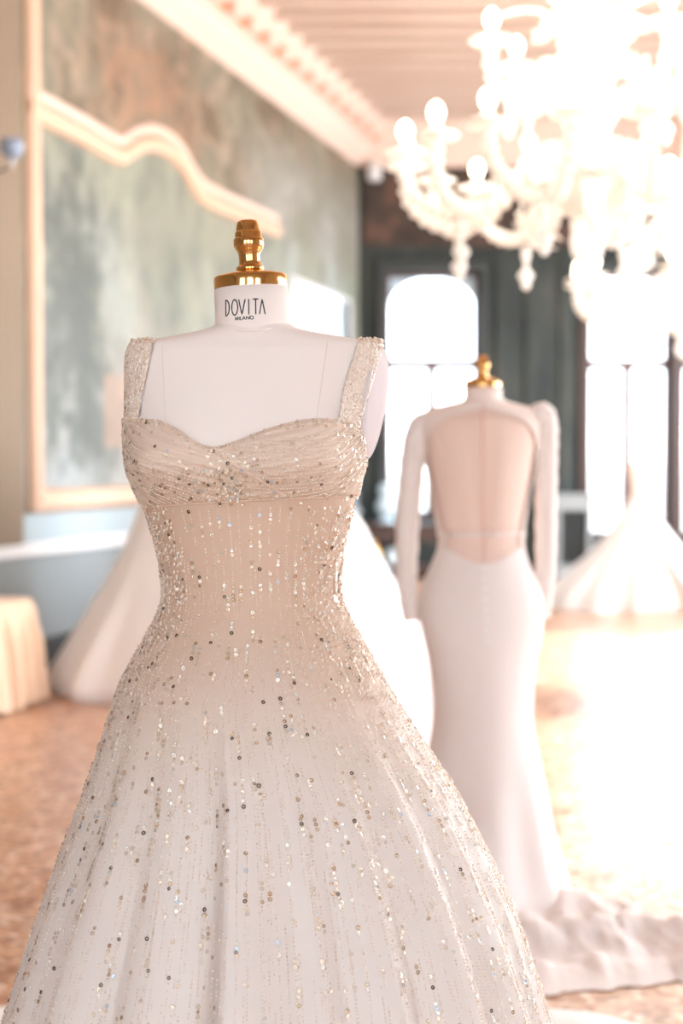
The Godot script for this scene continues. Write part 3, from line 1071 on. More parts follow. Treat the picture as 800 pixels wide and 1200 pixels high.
func sparkle(g: Node3D) -> void:
	# strings down bodice and skirt
	var lines := []
	for k in 66:
		lines.append([TAU * (k + rng.randf_range(-0.2, 0.2)) / 66.0, 1.222])
	for k in 66:
		lines.append([TAU * (k + 0.5 + rng.randf_range(-0.2, 0.2)) / 66.0, rng.randf_range(1.02, 1.08)])
	for k in 66:
		lines.append([TAU * (k + 0.25 + rng.randf_range(-0.12, 0.12)) / 66.0, rng.randf_range(0.84, 0.94)])
	for k in 132:
		lines.append([TAU * (k + 0.3 + rng.randf_range(-0.1, 0.1)) / 132.0, rng.randf_range(1.0, 1.2), 0.25])
	for l in lines:
		var t: float = l[0]
		var rich := rng.randf_range(0.5, 1.7) * (0.2 if l.size() > 2 else 1.0)
		var f := func(s: float) -> Vector3: return gown_point(l[1] - s, t + 0.006 * sin(s * 9.0 + t * 7.0), 0.0004)
		var nf := func(s: float) -> Vector3: return gown_normal(l[1] - s, t)
		string_of(f, nf, 0.0, l[1] - 0.36, func(s: float):
			var y: float = l[1] - s
			return rich * lerpf(7.5, 18.0, sst(0.45, 1.0, y)) * (1.2 if y > 1.1 else 1.0), 0.8)
	# slanting strings over the cups, following the pleats
	for k in 22:
		var y0 := 1.345 - 0.0052 * k
		var f := func(s: float) -> Vector2: return Vector2(y0 - 0.30 * s - 0.4 * s * s, 3.05 - s / 0.155)
		cup_string(f, 0.0, 0.215, 1.70)
	for k in 20:
		var y1 := 1.322 - 0.0048 * k
		var f := func(s: float) -> Vector2: return Vector2(y1 - 0.20 * s + 1.6 * s * s - 0.0, 1.72 - s / 0.150)
		cup_string(f, 0.0, 0.235, -9.0)
	# scattered sequins, thick near the middle of the cups and along the neckline
	for k in 420:
		var t := rng.randf_range(0.1, 3.1)
		var y := rng.randf_range(1.228, 1.345)
		var mid := exp(-pow((t - 1.72) / 0.35, 2.0)) * sst(1.31, 1.25, y)
		if y < neck_y(t) - 0.002 and rng.randf() < 0.35 + 0.65 * mid:
			put_sequin(gown_point(y, t, 0.0055), gown_normal(y, t), 0.85)
	for k in 150:
		var t := rng.randfn(1.72, 0.18)
		var y := rng.randfn(1.262, 0.018)
		if y < neck_y(t) - 0.002 and y > 1.226:
			put_sequin(gown_point(y, t, 0.0055), gown_normal(y, t), 0.85)
	for k in 900:
		var t := rng.randf_range(0.0, TAU)
		var y := neck_y(t) - absf(rng.randfn(0, 0.007))
		put_bead(gown_point(y, t, 0.0045), gown_normal(y, t), Vector3(rng.randfn(), rng.randfn(), rng.randfn()), 1.25)
	# dense little sequins at the sides of the bodice
	for k in 900:
		var t := rng.randf_range(0.05, 1.0) if k % 2 == 0 else rng.randf_range(2.3, 3.1)
		var y := rng.randf_range(0.96, 1.225)
		if rng.randf() < 0.8:
			put_bead(gown_point(y, t, 0.001), gown_normal(y, t), Vector3(0.15, 1, 0), 1.5)
		else:
			put_sequin(gown_point(y, t, 0.001), gown_normal(y, t), 0.7)
	# beaded straps
	for s in [1.0, -1.0]:
		for k in 1500:
			var f := rng.randf()
			var w := rng.randf_range(0.03, 0.97)
			var p := strap_point(s, f, w, false, 0.0045)
			var dn := strap_point(s, maxf(f - 0.03, 0.0), w, false, 0.0045)
			var n := Vector3(s * 0.45 * (w if s > 0 else w), 0.12, 0.9).normalized()
			if rng.randf() < 0.9:
				put_bead(p, n, (p - dn) + Vector3(rng.randfn(0, 0.001), rng.randfn(0, 0.001), 0.0001), rng.randf_range(1.3, 2.2))
			else:
				put_sequin(p, n, 0.75)
		for k in 130:
			var w := rng.randf_range(0.0, 1.0)
			put_bead(strap_point(s, 1.0, w, false, 0.0045) + Vector3(0, rng.randf_range(0.0, 0.006), -rng.randf() * 0.05), Vector3(0, 1, 0.2), Vector3(rng.randfn(), 0.1, rng.randfn()), 1.6)
	# bead and sequin shapes
	var st := new_st()
	lathe(st, [[0.0009, 0.0], [0.0013, -0.0002], [0.0021, -0.0001], [0.0027, 0.0005], [0.0028, 0.0007], [0.0021, 0.0001], [0.0013, 0.0], [0.0009, 0.0002]], 10)
	scatter(g, "sequins", finish(st), M.sequin_film, seq_xf, seq_col)
	var b := SphereMesh.new()
	b.radius = 0.00105
	b.height = 0.0021
	b.radial_segments = 6
	b.rings = 3
	scatter(g, "beads", b, M.glass_bead, bead_xf, bead_col)


func cup_string(f: Callable, a: float, b: float, stop: float) -> void:
	var run := 0
	var s := a
	while s < b:
		var q: Vector2 = f.call(s)
		if q.x > neck_y(q.y) - 0.003 or q.x < cup_base(q.y) + 0.002 or q.y < stop:
			s += 0.004
			continue
		var p := gown_point(q.x, q.y, 0.005)
		var q2: Vector2 = f.call(s + 0.003)
		var n := gown_normal(q.x, q.y)
		if run > 0:
			put_sequin(p, n, 0.85)
			run -= 1
			s += 0.0055
			continue
		if rng.randf() < 0.035:
			run = 1 + int(rng.randf() * 3)
		put_bead(p, n, gown_point(q2.x, q2.y, 0.005) - p, 1.0)
		s += 0.0034


func scatter(parent: Node3D, called: String, mesh: Mesh, m: Material, xfs: Array, cols: Array) -> void:
	var mm := MultiMesh.new()
	mm.transform_format = MultiMesh.TRANSFORM_3D
	mm.use_colors = true
	mm.mesh = mesh
	mm.instance_count = xfs.size()
	for i in xfs.size():
		var t: Transform3D = xfs[i]
		t.origin -= parent.position
		mm.set_instance_transform(i, t)
		mm.set_instance_color(i, cols[i])
	var o := MultiMeshInstance3D.new()
	o.name = called
	o.multimesh = mm
	o.material_override = m
	o.set_meta("kind", "stuff")
	parent.add_child(o, true)


# ================= gown seen from behind =================
const BZ := -4.1
var back_rows := [
	[0.0, 0.409, 0.265, 0.24, 0.26], [0.10, 0.409, 0.228, 0.21, 0.23], [0.20, 0.409, 0.200, 0.185, 0.205], [0.42, 0.409, 0.162, 0.15, 0.165], [0.53, 0.409, 0.142, 0.135, 0.15], [0.60, 0.409, 0.141, 0.135, 0.15], [0.71, 0.408, 0.152, 0.142, 0.15],
	[0.79, 0.407, 0.168, 0.145, 0.152], [0.86, 0.404, 0.178, 0.148, 0.142], [0.93, 0.401, 0.166, 0.134, 0.122], [0.995, 0.401, 0.138, 0.104, 0.10], [1.04, 0.403, 0.123, 0.092, 0.092], [1.08, 0.403, 0.122, 0.090, 0.092], [1.14, 0.401, 0.131, 0.094, 0.098],
	[1.24, 0.399, 0.147, 0.100, 0.112], [1.34, 0.399, 0.165, 0.100, 0.102], [1.40, 0.399, 0.172, 0.090, 0.085], [1.425, 0.400, 0.170, 0.080, 0.070], [1.445, 0.402, 0.140, 0.070, 0.060], [1.458, 0.405, 0.085, 0.058, 0.056], [1.468, 0.408, 0.054, 0.050, 0.050], [1.50, 0.408, 0.050, 0.047, 0.047]]
var back_lut := []


# t = 90 degrees is the side towards the viewer, here the wearer's back
func back_point(y: float, t: float, out := 0.0) -> Vector3:
	var a := look(back_lut, y, -0.01, 0.004, 1) + out
	var b := look(back_lut, y, -0.01, 0.004, 3 if sin(t) > 0 else 2) + out
	var s := sin(t)
	var dent := -0.010 * exp(-pow(angle_difference(t, PI / 2) / 0.22, 2.0)) * sst(1.45, 1.3, y) * sst(0.98, 1.1, y)
	var fl := 0.02 * sst(0.55, 0.1, y) * sin(9.0 * t + 1.5 * sin(2.0 * t)) * 0.6
	return Vector3(look(back_lut, y, -0.01, 0.004, 0) + (a + fl) * cos(t), y, BZ + (b + fl + dent) * s)


func back_form_and_gown() -> void:
	back_lut = lut(back_rows, -0.01, 1.51, 0.004)
	var f := thing("dress_form_001", "dress form with small gold finial inside the sheer long-sleeved gown seen from behind", "dress form", Vector3(0.405, 0, BZ))
	var off := -f.position
	var st := new_st()
	sheet(st, 90, 96, func(i: int, j: int): return back_point(lerpf(0.94, 1.502, i / 90.0), TAU * (j % 96) / 96.0, -0.003))
	obj("torso", finish(st), M.illusion_mesh, f).position = off
	st = new_st()
	lathe(st, [[0.0, 1.502], [0.051, 1.502], [0.052, 1.506], [0.051, 1.522], [0.03, 1.530], [0.0, 1.534]], 48)
	obj("neck_cap", finish(st), M.gold, f)
	st = new_st()
	lathe(st, [[0.018, 1.528], [0.019, 1.536], [0.014, 1.54], [0.014, 1.552], [0.020, 1.560], [0.020, 1.572], [0.017, 1.574], [0.016, 1.588], [0.011, 1.594], [0.0, 1.594]], 32)
	obj("finial", finish(st), M.gold, f)
	st = new_st()
	lathe(st, [[0.0, 0.03], [0.17, 0.026], [0.175, 0.0], [0.0, 0.0]], 32)
	lathe(st, [[0.015, 0.02], [0.015, 0.96], [0.0, 0.96]], 16)
	obj("stand", finish(st), M.gold, f)

	var g := thing("wedding_gown_001", "slim blush wedding gown with sheer back and long lace sleeves, turned away from the camera", "wedding gown", Vector3(0.405, 0, BZ))
	# skirt with a dipped top edge
	st = new_st()
	var top := func(t: float) -> float: return 1.052 - 0.05 * exp(-pow(angle_difference(t, PI / 2) / 0.75, 2.0))
	sheet(st, 120, 180, func(i: int, j: int):
		var t := TAU * (j % 180) / 180.0
		return back_point(lerpf(top.call(t), 0.004, i / 120.0), t, 0.004), none, true)
	obj("skirt", finish(st), M.sheer_lace, g).position = off
	# waist ribbon, back fastening, yoke edge
	st = new_st()
	var pts := []
	for k in 97:
		pts.append(back_point(1.083, TAU * k / 96.0, 0.003))
	tube(st, pts, 0.005, 8, false)
	obj("waist_cord", finish(st), M.sheer_lace, g).position = off
	st = new_st()
	pts = []
	for k in 60:
		pts.append(back_point(lerpf(1.01, 1.46, k / 59.0), PI / 2, 0.001))
	tube(st, pts, 0.0035, 6)
	var zp := mat("button_tape", Color(0.92, 0.77, 0.70), 0.8)
	obj("button_tape", finish(st), zp, g).position = off
	# lace at shoulders, collar and sides: everything outside the open back
	st = new_st()
	var edge := func(y: float) -> float: return table([[1.05, 0.95], [1.12, 1.12], [1.22, 1.25], [1.30, 1.25], [1.36, 1.1], [1.40, 0.8], [1.425, 0.4], [1.44, 0.05], [1.47, 0.0]], y)[0]
	for s: float in [1.0, -1.0]:
		sheet(st, 60, 24, func(i: int, j: int):
			var y := lerpf(1.05, 1.50, i / 60.0)
			var t: float = PI / 2 - s * lerpf(edge.call(y), PI, j / 24.0)
			return back_point(y, t, 0.004), none, s > 0)
	obj("lace_bodice", finish(st), M.lace_net, g).position = off
	# sleeves: gathered at the shoulder, hanging, open at the wrist
	for s in [-1.0, 1.0]:
		st = new_st()
		var path := [[1.40, 0.150, 0.028], [1.408, 0.168, 0.028], [1.39, 0.182, 0.031], [1.35, 0.190, 0.036], [1.30, 0.197, 0.036], [1.20, 0.205, 0.036], [1.08, 0.212, 0.034], [0.96, 0.213, 0.031], [0.88, 0.205, 0.028], [0.83, 0.196, 0.026]]
		if s > 0:
			path = [[1.415, 0.155, 0.032], [1.435, 0.172, 0.030], [1.42, 0.184, 0.033], [1.38, 0.188, 0.035], [1.30, 0.189, 0.033], [1.20, 0.190, 0.032], [1.08, 0.191, 0.031], [0.96, 0.191, 0.029], [0.88, 0.186, 0.027], [0.84, 0.180, 0.026]]
		var cen := []
		var rad := []
		for k in 60:
			var u: float = k / 59.0 * (path.size() - 1)
			var i := mini(int(u), path.size() - 2)
			var q := u - i
			var a: Array = path[i]
			var b: Array = path[i + 1]
			cen.append(Vector3(0.402 + s * lerpf(a[1], b[1], q), lerpf(a[0], b[0], q), BZ + 0.01 - 0.05 * u / 9.0))
			rad.append(lerpf(a[2], b[2], q) * (1.0 + 0.05 * sin(k * 1.7)))
		tube(st, cen, rad, 16, true)
		obj("sleeve", finish(st), M.sheer_lace, g).position = off
	# buttons down the seat of the skirt
	st = new_st()
	lathe(st, [[0.0, 0.004], [0.005, 0.003], [0.006, 0.0]], 10, Transform3D(Basis(Vector3.RIGHT, PI / 2), Vector3.ZERO))
	var bm := finish(st)
	for k in 8:
		obj("button", bm, M.white_tulle, g).position = off + back_point(0.99 - 0.028 * k, PI / 2, 0.005)
	# train: swept forward to the viewer's right, heaped in soft folds
	st = new_st()
	var nn := noise(77, 3.0)
	sheet(st, 46, 150, func(i: int, j: int):
		var u := j / 150.0
		var v := i / 46.0
		var x := lerpf(0.15, 1.55, u)
		var zb := lerpf(-4.45, -3.72, sst(0.15, 0.75, u))
		var zf := -3.42 + 0.05 * sin(u * 9.0) - 0.05 * sst(0.4, 1.0, u) + 0.04 * nn.get_noise_2d(u * 4.0, 0.0)
		if u < 0.2:
			zf -= 0.6 * pow(1.0 - u / 0.2, 2.0)
		var z := lerpf(zb, zf, v)
		var env_ := sst(0.0, 0.25, v) * sst(1.02, 0.62, v) * sst(0.0, 0.1, u) * sst(1.0, 0.93, u)
		var fo := 0.5 + 0.5 * sin(z * 26.0 + 5.0 * x + 1.2 * sin(x * 3.1) + 1.1 * nn.get_noise_2d(x * 0.6, z))
		var y := 0.004 + env_ * (0.035 + 0.04 * fo + 0.03 * nn.get_noise_2d(x * 2.0, z * 2.0 + 9.0))
		return Vector3(x, y, z))
	obj("train", finish(st), M.sheer_lace, g).position = off


# ================= white gowns further off =================
func flared(prof: Array, center: Vector3, folds: int, deep: float, seed_: float, sq := 1.0) -> ArrayMesh:
	var st := new_st()
	var n := 70
	sheet(st, n, 160, func(i: int, j: int):
		var y := lerpf(prof[-1][0], prof[0][0], i / float(n))
		var r: float = table(prof, y)[0]
		var t := TAU * (j % 160) / 160.0
		var k := sst(0.95, 0.1, y)
		r *= 1.0 + deep * k * (sin(folds * t + 1.3 * sin(2.0 * t + seed_)) + 0.4 * sin((folds * 2 + 1) * t + seed_))
		return center + Vector3(r * cos(t), y, r * sq * sin(t)), none, true)
	return finish(st)


func small_form(called: String, label: String, at: Vector3, low: float, k: float) -> Node3D:
	var f := thing(called, label, "dress form", at)
	var st := new_st()
	lathe(st, [[0.10, low], [0.105, low + 0.1], [0.13, 1.24 * k], [0.15, 1.33 * k], [0.155, 1.40 * k], [0.12, 1.435 * k], [0.06, 1.452 * k], [0.05, 1.46 * k], [0.049, 1.50 * k], [0.0, 1.50 * k]], 40, Transform3D(Basis.from_scale(Vector3(1, 1, 0.68)), Vector3.ZERO))
	obj("torso", finish(st), M.linen, f)
	st = new_st()
	lathe(st, [[0.05, 1.50 * k], [0.05, 1.52 * k], [0.015, 1.53 * k], [0.015, 1.55 * k], [0.019, 1.57 * k], [0.01, 1.59 * k], [0.0, 1.59 * k]], 24)
	obj("finial", finish(st), M.gold, f)
	st = new_st()
	lathe(st, [[0.0, 0.03], [0.16, 0.026], [0.165, 0.0], [0.0, 0.0]], 24)
	lathe(st, [[0.015, 0.02], [0.015, low + 0.05]], 12)
	obj("stand", finish(st), M.gold, f)
	return f


func far_gowns() -> void:
	# by the far windows: strapless bodice, wide net skirt with an outer layer that opens in front
	var at := Vector3(2.70, 0, -12.9)
	var g := thing("wedding_gown_002", "white strapless ball gown with a wide net skirt, standing far off before the windows", "wedding gown", at)
	var st := new_st()
	sheet(st, 30, 80, func(i: int, j: int):
		var t := TAU * (j % 80) / 80.0
		var y := lerpf(1.285 + 0.015 * absf(cos(t)) + 0.02 * maxf(0.0, sin(t)) * cos(2 * t + PI), 0.985, i / 30.0)
		var r: float = table([[0.97, 0.082], [1.02, 0.072], [1.10, 0.075], [1.20, 0.095], [1.26, 0.108], [1.31, 0.112]], y)[0]
		return Vector3(r * cos(t), y, 0.8 * r * sin(t)), none, true)
	obj("bodice", finish(st), M.linen, g)
	obj("skirt", flared([[0.003, 0.62], [0.10, 0.60], [0.25, 0.51], [0.50, 0.33], [0.75, 0.19], [0.90, 0.12], [1.0, 0.078]], Vector3.ZERO, 12, 0.035, 0.3), M.sheer_lace, g)
	st = new_st()
	sheet(st, 50, 120, func(i: int, j: int):
		var y := lerpf(0.96, 0.006, i / 50.0)
		var r: float = table([[0.0, 0.87], [0.12, 0.82], [0.28, 0.66], [0.5, 0.42], [0.75, 0.22], [0.97, 0.095]], y)[0]
		var t := PI / 2 + 0.42 + (TAU - 0.84) * j / 120.0
		r *= 1.0 + 0.03 * sin(15 * t) * sst(0.95, 0.2, y)
		return Vector3(r * cos(t), y, r * sin(t)), none, true)
	obj("overskirt", finish(st), M.white_tulle, g)
	# ball gown on the left behind the front gown
	at = Vector3(-0.88, 0, -8.2)
	g = thing("wedding_gown_003", "white ball gown with a heavy flared skirt, beside the draped bench on the left", "wedding gown", at)
	obj("skirt", flared([[0.004, 0.76], [0.08, 0.775], [0.3, 0.66], [0.5, 0.54], [0.75, 0.40], [0.98, 0.31], [1.2, 0.24], [1.3, 0.20], [1.42, 0.13]], Vector3.ZERO, 9, 0.04, 1.1), M.white_tulle, g)
	st = new_st()
	lathe(st, [[0.205, 1.30], [0.19, 1.36], [0.15, 1.42], [0.09, 1.46], [0.085, 1.48]], 48, Transform3D(Basis.from_scale(Vector3(1, 1, 0.8)), Vector3.ZERO))
	obj("cape", finish(st), M.white_tulle, g)
	small_form("dress_form_002", "dress form under the white ball gown beside the draped bench", at, 0.95, 0.99)
	# another behind the front gown, towards the first window
	at = Vector3(-0.2, 0, -9.75)
	g = thing("wedding_gown_004", "white ball gown half hidden right behind the waist of the sequinned gown", "wedding gown", at)
	obj("skirt", flared([[0.004, 0.72], [0.1, 0.70], [0.3, 0.62], [0.5, 0.54], [0.7, 0.43], [0.9, 0.33], [1.02, 0.20], [1.1, 0.125]], Vector3.ZERO, 10, 0.035, 2.1), M.white_tulle, g)
	st = new_st()
	lathe(st, [[0.125, 1.08], [0.13, 1.14], [0.15, 1.22], [0.16, 1.28], [0.158, 1.31]], 48, Transform3D(Basis.from_scale(Vector3(1, 1, 0.7)), Vector3.ZERO))
	obj("bodice", finish(st), M.white_tulle, g)
	small_form("dress_form_003", "dress form inside the half hidden white ball gown behind the sequinned gown", at, 0.95, 0.99)


func bench() -> void:
	var at := on_wall(-7.25, 0.0, 0.33)
	var b := thing("draped_bench", "low bench under a cream cloth that hangs in folds to the floor", "bench", at)
	b.rotation.y = -0.2804
	var st := new_st()
	box(st, Vector3(-0.17, 0.48, -0.6), Vector3(0.17, 0.555, 0.6), Transform3D(), 0.01)
	obj("seat", finish(st), M.dark_wood, b)
	for x in [-0.13, 0.13]:
		for z in [-0.54, 0.54]:
			obj("leg", box_mesh(Vector3(x - 0.03, 0, z - 0.03), Vector3(x + 0.03, 0.48, z + 0.03), Transform3D(), 0.006), M.dark_wood, b)
	st = new_st()
	# outline of the seat with rounded corners, walked at an even pace
	var rim := []
	var out := []
	for c in [[1, 1, 0.0], [-1, 1, 90.0], [-1, -1, 180.0], [1, -1, 270.0]]:
		var p0 := Vector2(c[0] * 0.13, c[1] * 0.57)
		for k in 9:
			var e := Vector2.from_angle(deg_to_rad(c[2] + 90.0 * k / 8.0))
			rim.append(p0 + e * 0.05)
			out.append(e)
	var path := PackedVector2Array()
	var nrm := PackedVector2Array()
	for k in rim.size():
		var a: Vector2 = rim[k]
		var d: Vector2 = rim[(k + 1) % rim.size()]
		var m := maxi(1, int(a.distance_to(d) / 0.012))
		for q in m:
			path.append(a.lerp(d, float(q) / m))
			nrm.append((out[k] as Vector2).lerp(out[(k + 1) % rim.size()], float(q) / m).normalized())
	var n := path.size()
	sheet(st, 46, n, func(i: int, j: int):
		var p := path[j % n]
		var e := nrm[j % n]
		var f := i / 46.0
		if f < 0.2:
			return Vector3(p.x * f / 0.2, 0.562, p.y * f / 0.2)
		var h := (f - 0.2) / 0.8
		var w := float(j % n) / n * TAU
		var fo := (sin(22.0 * w + 1.5 * sin(3.0 * w)) + 0.5 * sin(37.0 * w)) * 0.034 * sst(0.0, 0.5, h)
		var o := 0.03 * sst(0.0, 0.2, h) + 0.06 * h + fo
		var y := 0.562 - 0.012 * h / 0.06 if h < 0.06 else lerpf(0.55, 0.012 + 0.025 * (0.5 + 0.5 * sin(5.0 * w)), (h - 0.06) / 0.94)
		return Vector3(p.x + e.x * o, y, p.y + e.y * o))
	obj("cloth", finish(st), M.bench_cloth, b)


func window_corner() -> void:
	# low dark console below the first window with pale glass globes, and a grey radiator cover between the windows
	var c := thing("console_table", "dark wooden console table under the first far window", "table", Vector3(0.62, 0, -15.45))
	obj("top", box_mesh(Vector3(-0.62, 0.60, -0.24), Vector3(0.62, 0.65, 0.24), Transform3D(), 0.012), M.dark_wood, c)
	obj("apron", box_mesh(Vector3(-0.57, 0.46, -0.20), Vector3(0.57, 0.60, 0.20), Transform3D(), 0.008), M.dark_wood, c)
	obj("shelf", box_mesh(Vector3(-0.56, 0.16, -0.19), Vector3(0.56, 0.19, 0.19), Transform3D(), 0.006), M.dark_wood, c)
	for x in [-0.55, 0.55]:
		for z in [-0.18, 0.18]:
			obj("leg", box_mesh(Vector3(x - 0.03, 0, z - 0.03), Vector3(x + 0.03, 0.46, z + 0.03), Transform3D(), 0.006), M.dark_wood, c)
	var st := new_st()
	lathe(st, [[0.0, 0.0], [0.10, 0.0], [0.11, 0.015], [0.10, 0.03], [0.045, 0.05], [0.04, 0.07], [0.09, 0.11], [0.115, 0.17], [0.105, 0.23], [0.07, 0.27], [0.06, 0.29], [0.085, 0.33], [0.09, 0.38], [0.06, 0.43], [0.0, 0.44]], 32)
	tag(obj("globe_vase", finish(st), M.frosted_globe), "stacked pale blue glass globe vase on the dark console table", "vase").position = Vector3(0.49, 0.65, -15.4)
	st = new_st()
	lathe(st, [[0.0, 0.0], [0.06, 0.0], [0.065, 0.01], [0.09, 0.05], [0.10, 0.10], [0.09, 0.15], [0.05, 0.19], [0.0, 0.20]], 32)
	tag(obj("glass_ball", finish(st), M.frosted_globe), "round pale glass ball on the lower shelf of the dark console table", "ball").position = Vector3(0.55, 0.19, -15.4)
	st = new_st()
	lathe(st, [[0.0, 0.0], [0.05, 0.0], [0.07, 0.02], [0.075, 0.12], [0.05, 0.2], [0.03, 0.26], [0.035, 0.28], [0.0, 0.28]], 32)
	tag(obj("brass_vase", finish(st), M.gold), "small brass vase low on the console shelf", "vase").position = Vector3(0.36, 0.19, -15.4)
	var r := thing("radiator_cover", "pale grey radiator cover with a dark grille against the far wall between the windows", "radiator cover", Vector3(2.56, 0, -15.80))
	for x in [-0.19, 0.15]:
		obj("post", box_mesh(Vector3(x, 0, -0.12), Vector3(x + 0.045, 0.90, 0.14), Transform3D(), 0.006), M.grey_paint, r)
	obj("top", box_mesh(Vector3(-0.22, 0.90, -0.13), Vector3(0.22, 0.96, 0.17), Transform3D(), 0.01), M.grey_paint, r)
	obj("rail", box_mesh(Vector3(-0.145, 0.78, 0.08), Vector3(0.15, 0.90, 0.135), Transform3D(), 0.006), M.grey_paint, r)
	obj("rail", box_mesh(Vector3(-0.145, 0.04, 0.08), Vector3(0.15, 0.18, 0.135), Transform3D(), 0.006), M.grey_paint, r)
	obj("back_panel", box_mesh(Vector3(-0.145, 0.04, -0.1), Vector3(0.15, 0.9, -0.08)), M.grille, r)
	for k in 7:
		obj("slat", box_mesh(Vector3(-0.125 + k * 0.042, 0.18, 0.095), Vector3(-0.109 + k * 0.042, 0.78, 0.115)), M.grille, r)


# ================= chandeliers =================
func bez(p: Array, n: int) -> Array:
	# Catmull-Rom through p
	var out := []
	for k in n + 1:
		var u: float = float(k) / n * (p.size() - 1)
		var i := mini(int(u), p.size() - 2)
		var a: Vector3 = p[maxi(i - 1, 0)]
		var d: Vector3 = p[mini(i + 2, p.size() - 1)]
		out.append((p[i] as Vector3).cubic_interpolate(p[i + 1], a, d, u - i))
	return out


func rope(pts: Array, r: float, n: float) -> ArrayMesh:
	var st := new_st()
	var full := bez(pts, 90)
	var rad := []
	for k in full.size():
		rad.append(r * (1.0 + 0.22 * sin(k / 90.0 * TAU * n)))
	tube(st, full, rad, 10)
	return finish(st)


func leaf_mesh(len_: float, wid: float, curl: float) -> ArrayMesh:
	# ribbed curling leaf rising along +y and bending outwards along +x
	var st := new_st()
	var at := func(u: float, v: float, d: float) -> Vector3:
		var ang := curl * u * u
		var x := len_ * u * sin(ang) * 0.9 + 0.02 * u
		var y := len_ * (u * cos(ang * 0.75))
		var w := wid * sin(PI * pow(u, 0.8)) + 0.004
		return Vector3(x - 0.35 * w * v * v + d, y, w * v * (1.0 + 0.12 * sin(u * 30.0)))
	sheet(st, 20, 8, func(i: int, j: int): return at.call(i / 20.0, j / 4.0 - 1.0, 0.003))
	sheet(st, 20, 8, func(i: int, j: int): return at.call(i / 20.0, j / 4.0 - 1.0, -0.003), none, true)
	return finish(st)


